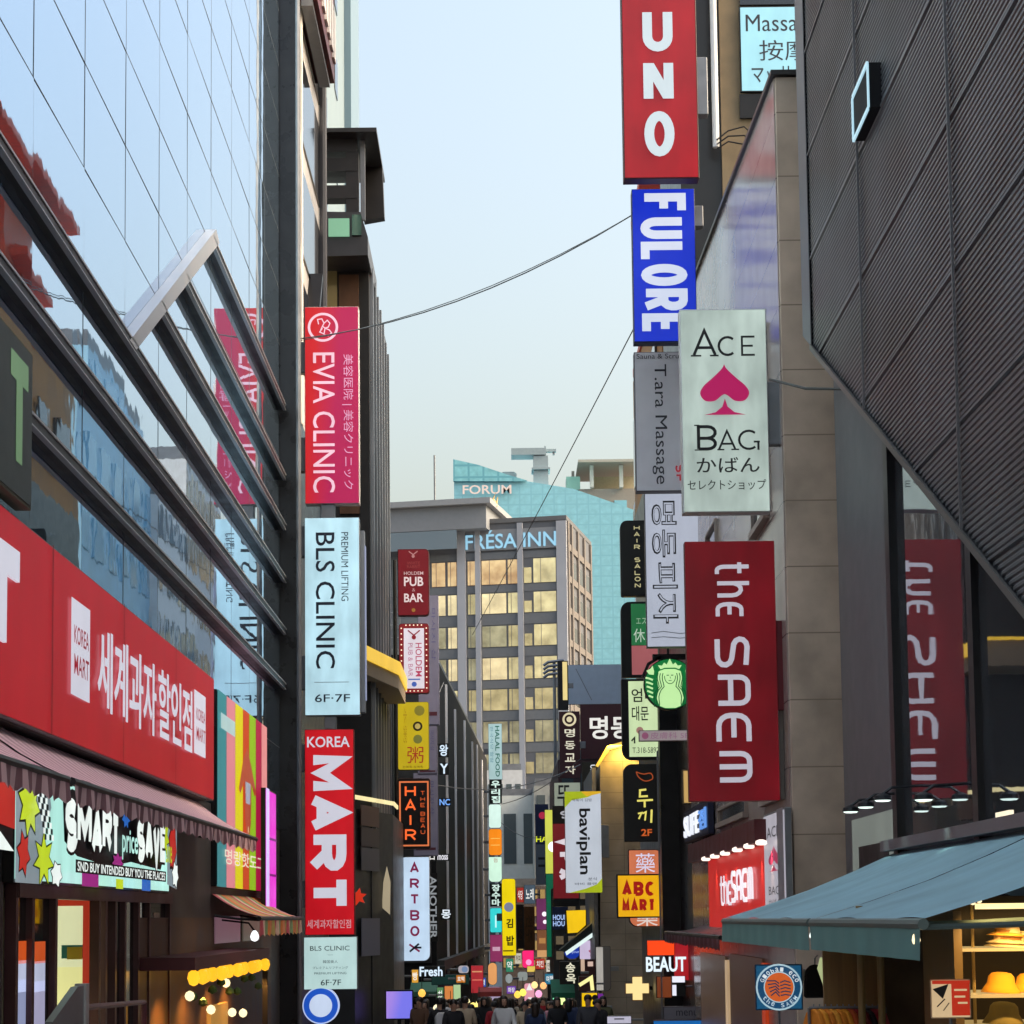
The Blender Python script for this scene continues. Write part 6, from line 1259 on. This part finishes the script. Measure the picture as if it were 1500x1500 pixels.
def T_(px, py): v_ = P(px, py, DT)-o0; return v_
a, c = T_(678, 726), T_(749, 712)
v, f = text2d('FORUM', .015); b = MB()
for q in f: b.face([(a.x+v[k][0]*(c.x-a.x), -1.0, a.z+v[k][1]*(c.z-a.z)) for k in q])
b.build('lettering', mat('pink_letters', 'e8d8d4', .5), tw)
cr2 = thing('roof_crane', 'pale grey T shaped window cleaning crane on the tower roof', 'crane', tuple(P(793, 706, DT-2)))
o0 = Vector(cr2.location)
def box_px(n, x0, y0, x1, y1, ya, yb, m, root):
    a, c = P(x0, y1, DT), P(x1, y0, DT); MB().box(a.x-root.location.x, c.x-root.location.x, ya, yb, a.z-root.location.z, c.z-root.location.z).build(n, m, root)
CG = mat('crane_grey', '8fa0a8', .5, var=.06)
box_px('mast', 782, 665, 803, 708, 3, 6, CG, cr2); box_px('collar', 779, 683, 806, 686, 2.6, 6.4, CG, cr2); box_px('jib', 749, 654, 800, 664.5, 2.8, 6.2, CG, cr2); box_px('counter_arm', 800.2, 653, 815, 657, 4, 5, CG, cr2); box_px('hook', 810, 657.2, 813, 661, 4.2, 4.8, STEEL, cr2); box_px('antenna', 798, 648, 800, 653.8, 4.2, 4.6, CG, cr2)
rt = thing('rooftop_terrace', 'tan grey building with a flat roof canopy on white columns right of the crane', 'building', tuple(P(890, 760, 330)))
DT = 330
TG = mat('taupe_wall', '8f857c', .6, var=.06); 
o_ = P(890, 1300, 330).z-rt.location.z
a, c = P(820, 760, DT), P(945, 714, DT)
MB().box(P(838, 1, DT).x-rt.location.x, P(975, 1, DT).x-rt.location.x, 0, 15, gz(DT)-rt.location.z, P(880, 716, DT).z-rt.location.z).build('wall', TG, rt)
box_px('canopy', 846, 678, 945, 683, -3, 12, mat('canopy_grey', 'a09a90', .6), rt)
for x in (864, 907): box_px('column', x, 683.3, x+5, 715.7, -1, 0, mat('column_pale', 'c8c4bc', .6), rt)
box_px('back_wall', 868, 690, 942, 715.5, 4, 5, mat('terrace_wall', 'b0a68c', .6, var=.1), rt); box_px('planter', 830, 696, 850, 715.8, 1, 5, mat('pale_green_glass', '9ac8b8', .4, .1), rt); box_px('chimney', 838, 686, 842, 696, 2, 3, TG, rt)
box_px('window', 900, 733, 918, 745, -.2, -.01, mat('cyan_pane', '8ac0d0', .2, .3), rt)
# golden sculpture bits on the hotel roof
gsx = thing('roof_sculpture', 'pale gold branching ornament on the hotel roof edge', 'ornament', tuple(P(722, 745, 182)))
for k, (x0, y0, x1, y1) in enumerate(((716, 742, 726, 722), (724, 745, 729, 728), (728, 742, 722, 730))):
    MB().tube([P(x0, y0, 182)-gsx.location, P((x0+x1)/2+1, (y0+y1)/2, 182)-gsx.location, P(x1, y1, 182)-gsx.location], [.12, .1, .04], 6).build('branch', mat('gold_metal', 'c8a86a', .35, .3), gsx)

# ------------------------------------------------------------------ wires
def wire(label, pts, r):
    t = thing('overhead_cable', label, 'cable', tuple(pts[0])); b = MB(); c = cat_([tuple(p) for p in pts], 1)
    out = []
    for i in range(len(pts)-1):
        for k in range(8): out.append(pts[i].lerp(pts[i+1], k/8))
    out.append(pts[-1]); b.tube([p-pts[0] for p in out], r, 6); b.build('line', mat('cable_grey', (.10, .105, .11), .5), t)
def sagged(a, c, s, n=10): return [a.lerp(c, k/n)-Vector((0, 0, s*4*(k/n)*(1-k/n))) for k in range(n+1)]
wa, wb = P(432, 497, 39.5), P(926, 315, 36.4)
wire('dark cable sagging across the sky from the glass building to the blue sign', sagged(wa, wb, .42), .012)
wire('second thin strand twisted beside the sagging cable across the sky', sagged(wa+Vector((0, .1, -.01)), wb+Vector((0, .1, .03)), .36), .008)
wire('thin cable running from the blue sign steeply down to the hotel', sagged(P(929, 480, 36.4), P(692, 930, 76), .05), .012)
wire('thin cable slanting across the pale building below the hotel', sagged(P(735, 1178, 100), P(850, 1112, 88), .3), .016)
wire('thin cable drooping from the halal sign to the navy sign', sagged(P(734, 1205, 108), P(800, 1225, 100), .35), .016)
wire('thin dark cable slanting behind the yellow seal sign', sagged(P(585, 1125, 66), P(650, 1000, 74), .1), .016)
wire('thin cable above the low roofs in the far street', sagged(P(640, 1150, 74), P(850, 1120, 84), .5), .02)

# ================================================================== PEOPLE
def skin(name, V, E, R, root, m, sub=1):
    me = bpy.data.meshes.new(name); me.from_pydata([tuple(v) for v in V], E, []); o = bpy.data.objects.new(name, me); C.objects.link(o)
    md = o.modifiers.new('s', 'SKIN'); md.use_smooth_shade = True
    for i, r in enumerate(R): me.skin_vertices[0].data[i].radius = (r if isinstance(r, tuple) else (r, r))
    me.skin_vertices[0].data[root].use_root = True
    if sub: o.modifiers.new('u', 'SUBSURF').levels = sub
    dg = bpy.context.evaluated_depsgraph_get(); me2 = bpy.data.meshes.new_from_object(o.evaluated_get(dg)); bpy.data.objects.remove(o)
    me2.materials.clear(); me2.materials.append(m); me2.name = name; return me2
SKIN = mat('skin', 'c89a80', .55, var=.05)
def body_kit(st, bend, arm):
    """joint layout of a walking adult 1.7 m tall; st = stride"""
    J = {'pel': (0, 0, .95), 'ch': (0, .01, 1.28), 'nk': (0, .02, 1.46), 'hd0': (0, .0, 1.53), 'hd1': (0, -.01, 1.62), 'hd2': (0, .0, 1.68)}
    for s, n in ((-1, 'l'), (1, 'r')):
        k = s*st
        J['hip'+n] = (s*.09, 0, .90); J['kn'+n] = (s*.10, -k*.55-.03, .49); J['an'+n] = (s*.10, -k+(.12 if k < 0 else 0), .09+(.06 if k < 0 else 0)); J['to'+n] = (s*.11, -k-.13+(.10 if k < 0 else 0), .03+(.03 if k < 0 else 0))
        J['sh'+n] = (s*.17, .02, 1.40); J['el'+n] = (s*.22, k*.4+.03, 1.13); J['wr'+n] = (s*.22-(s*.04), k*.7-arm, .92+arm*.9); J['ha'+n] = (s*.21-(s*.05), k*.75-arm*1.3-.02, .84+arm)
    return J
def mk(J, names, edges, rad, root, nm, m):
    idx = {n: i for i, n in enumerate(names)}
    return skin(nm, [J[n] for n in names], [(idx[a], idx[b]) for a, b in edges], [rad[n] for n in names], idx[root], m)
kits = []
for st, arm in ((.20, .0), (-.24, .12), (.10, .22)):
    J = body_kit(st, 0, arm)
    N = list(J); Eb = [('pel', 'ch'), ('ch', 'nk'), ('nk', 'hd0'), ('hd0', 'hd1'), ('hd1', 'hd2')]
    Rb = {'pel': (.13, .09), 'ch': (.14, .10), 'nk': .055, 'hd0': (.062, .075), 'hd1': (.075, .092), 'hd2': (.06, .075)}
    for n in 'lr':
        Eb += [('pel', 'hip'+n), ('hip'+n, 'kn'+n), ('kn'+n, 'an'+n), ('an'+n, 'to'+n), ('ch', 'sh'+n), ('sh'+n, 'el'+n), ('el'+n, 'wr'+n), ('wr'+n, 'ha'+n)]
        Rb.update({'hip'+n: .085, 'kn'+n: .055, 'an'+n: .04, 'to'+n: .035, 'sh'+n: .06, 'el'+n: .042, 'wr'+n: .03, 'ha'+n: .032})
    bm_ = mk(J, N, Eb, Rb, 'pel', 'body', SKIN)
    T = ['pel', 'ch', 'nk', 'shl', 'shr', 'ell', 'elr', 'wrl', 'wrr']; Rt = {k: (tuple(x*1.22 for x in Rb[k]) if isinstance(Rb[k], tuple) else Rb[k]*1.38) for k in T}; Rt['nk'] = .066
    cm = mk(J, T, [e for e in Eb if e[0] in T and e[1] in T], Rt, 'pel', 'coat', CLB)
    J2 = dict(J); J2['pel'] = (0, 0, .93); L_ = ['pel', 'hipl', 'hipr', 'knl', 'knr', 'anl', 'anr']; Rl = {k: (tuple(x*1.12 for x in Rb[k]) if isinstance(Rb[k], tuple) else Rb[k]*1.3) for k in L_}
    tm = mk(J2, L_, [e for e in Eb if e[0] in L_ and e[1] in L_], Rl, 'pel', 'trousers', CLB)
    if not kits:
        def cap(prof, yc, dy):
            q = MB(); q.lathe(prof, (0, yc, 0), 14); q.v = [(x, yc+(y-yc)*1.12+dy*max(0, 1.6-z), z) for x, y, z in q.v]
            o = q.build('hair', CLB, None, True); me = o.data; bpy.data.objects.remove(o); return me
        hm_s = cap([(.05, 1.585), (.082, 1.605), (.09, 1.645), (.085, 1.685), (.062, 1.72), (.03, 1.737), (.004, 1.74)], .02, 0)
        hm_l = cap([(.05, 1.40), (.088, 1.43), (.094, 1.52), (.093, 1.62), (.087, 1.685), (.062, 1.722), (.03, 1.74), (.004, 1.743)], .035, .12)
    fm_ = MB(); fm_.lathe([(.012, -.012), (.014, 0), (.008, .012)], (0, -.105, 1.615), 8)
    kits.append((bm_, cm, tm, hm_s, hm_l))
nose = MB().prism([(-.014, 1.59), (.014, 1.59), (.004, 1.63), (-.004, 1.63)], -.112, -.08)
eyes_ = MB(); 
for s in (-1, 1): eyes_.lathe([(.004, -.008), (.012, 0), (.004, .008)], (s*.03, -.092, 1.635), 8)
face_me = None
HAIRC = [mat('hair_black', (.012, .01, .01), .5), mat('hair_brown', (.03, .018, .012), .5), mat('hair_dark_brown', (.02, .014, .01), .5)]
COL = {'black': '26262a', 'charcoal': '44444a', 'navy': '2c3a5c', 'white': 'e4e4e4', 'grey': '8a8a90', 'beige': 'c8b498', 'brown': '6a4c38', 'red': 'b02a34', 'olive': '6a6a4c', 'pale blue': '9ab4d0', 'pink': 'd89aa8', 'cream': 'e0d4c0'}
MC = {k: mat('cloth_'+k.replace(' ', '_'), v, .85, var=.12) for k, v in COL.items()}
rnd = random.Random(11)
spots_ = []
tries = 0
while len(spots_) < 100 and tries < 6000:
    tries += 1
    y = 46+78*rnd.random()**1.1; px = rnd.uniform(605, 884) if y < 75 else rnd.uniform(672, 880); x = (px-740)*y/F
    if x > 2.75 or x < -2.75: continue
    if all((x-a)**2+((y-b_)*.8)**2 > .45**2 for a, b_ in spots_): spots_.append((x, y))
spots_.sort(key=lambda q: q[1])
cyc = ['black', 'white', 'beige', 'charcoal', 'black', 'navy', 'grey', 'black', 'white', 'charcoal', 'brown', 'black', 'beige', 'navy', 'black', 'olive', 'charcoal', 'red', 'black', 'pale blue', 'black', 'cream', 'charcoal', 'pink']
for i, (x, y) in enumerate(spots_):
    cn_ = cyc[i % len(cyc)]; away = rnd.random() < .5; kit = kits[i % 3]; long_ = rnd.random() < .45; s = rnd.uniform(.94, 1.06)
    t = thing('person', 'pedestrian in %s top with %s hair walking %s in the street crowd' % (cn_, 'long' if long_ else 'short', 'away' if away else 'towards the camera'), 'person', (x, y, gz(y)), (PI if away else 0)+rnd.uniform(-.35, .35), 'pedestrians crowding the street')
    t.scale = (s, s, s)
    if i % 3 == 1:
        bg_ = MB().prism_x([(.06, .62), (.20, .62), (.21, .98), (.05, .98)], .20, .34) if i % 2 else MB().prism([(-.15, .95), (.15, .95), (.15, 1.32), (.08, 1.42), (-.08, 1.42), (-.15, 1.32)], .13, .27)
        bo = bg_.build('bag', MC[['brown', 'red', 'beige', 'navy', 'white'][i % 5]], t, bevel=.02)
    for nm, me, m in (('body', kit[0], SKIN), ('coat', kit[1], MC[cn_]), ('trousers', kit[2], MC[rnd.choice(['black', 'charcoal', 'navy', 'pale blue', 'grey', 'beige'])]), ('hair', kit[4] if long_ else kit[3], rnd.choice(HAIRC))):
        o = bpy.data.objects.new(nm, me); C.objects.link(o); o.parent = t; o.material_slots[0].link = 'OBJECT'; o.material_slots[0].material = m
    if face_me is None: face_me = (nose.build('nose', SKIN, t), eyes_.build('eyes', HAIRC[0], t))
    else:
        for q in face_me: c = q.copy(); C.objects.link(c); c.parent = t
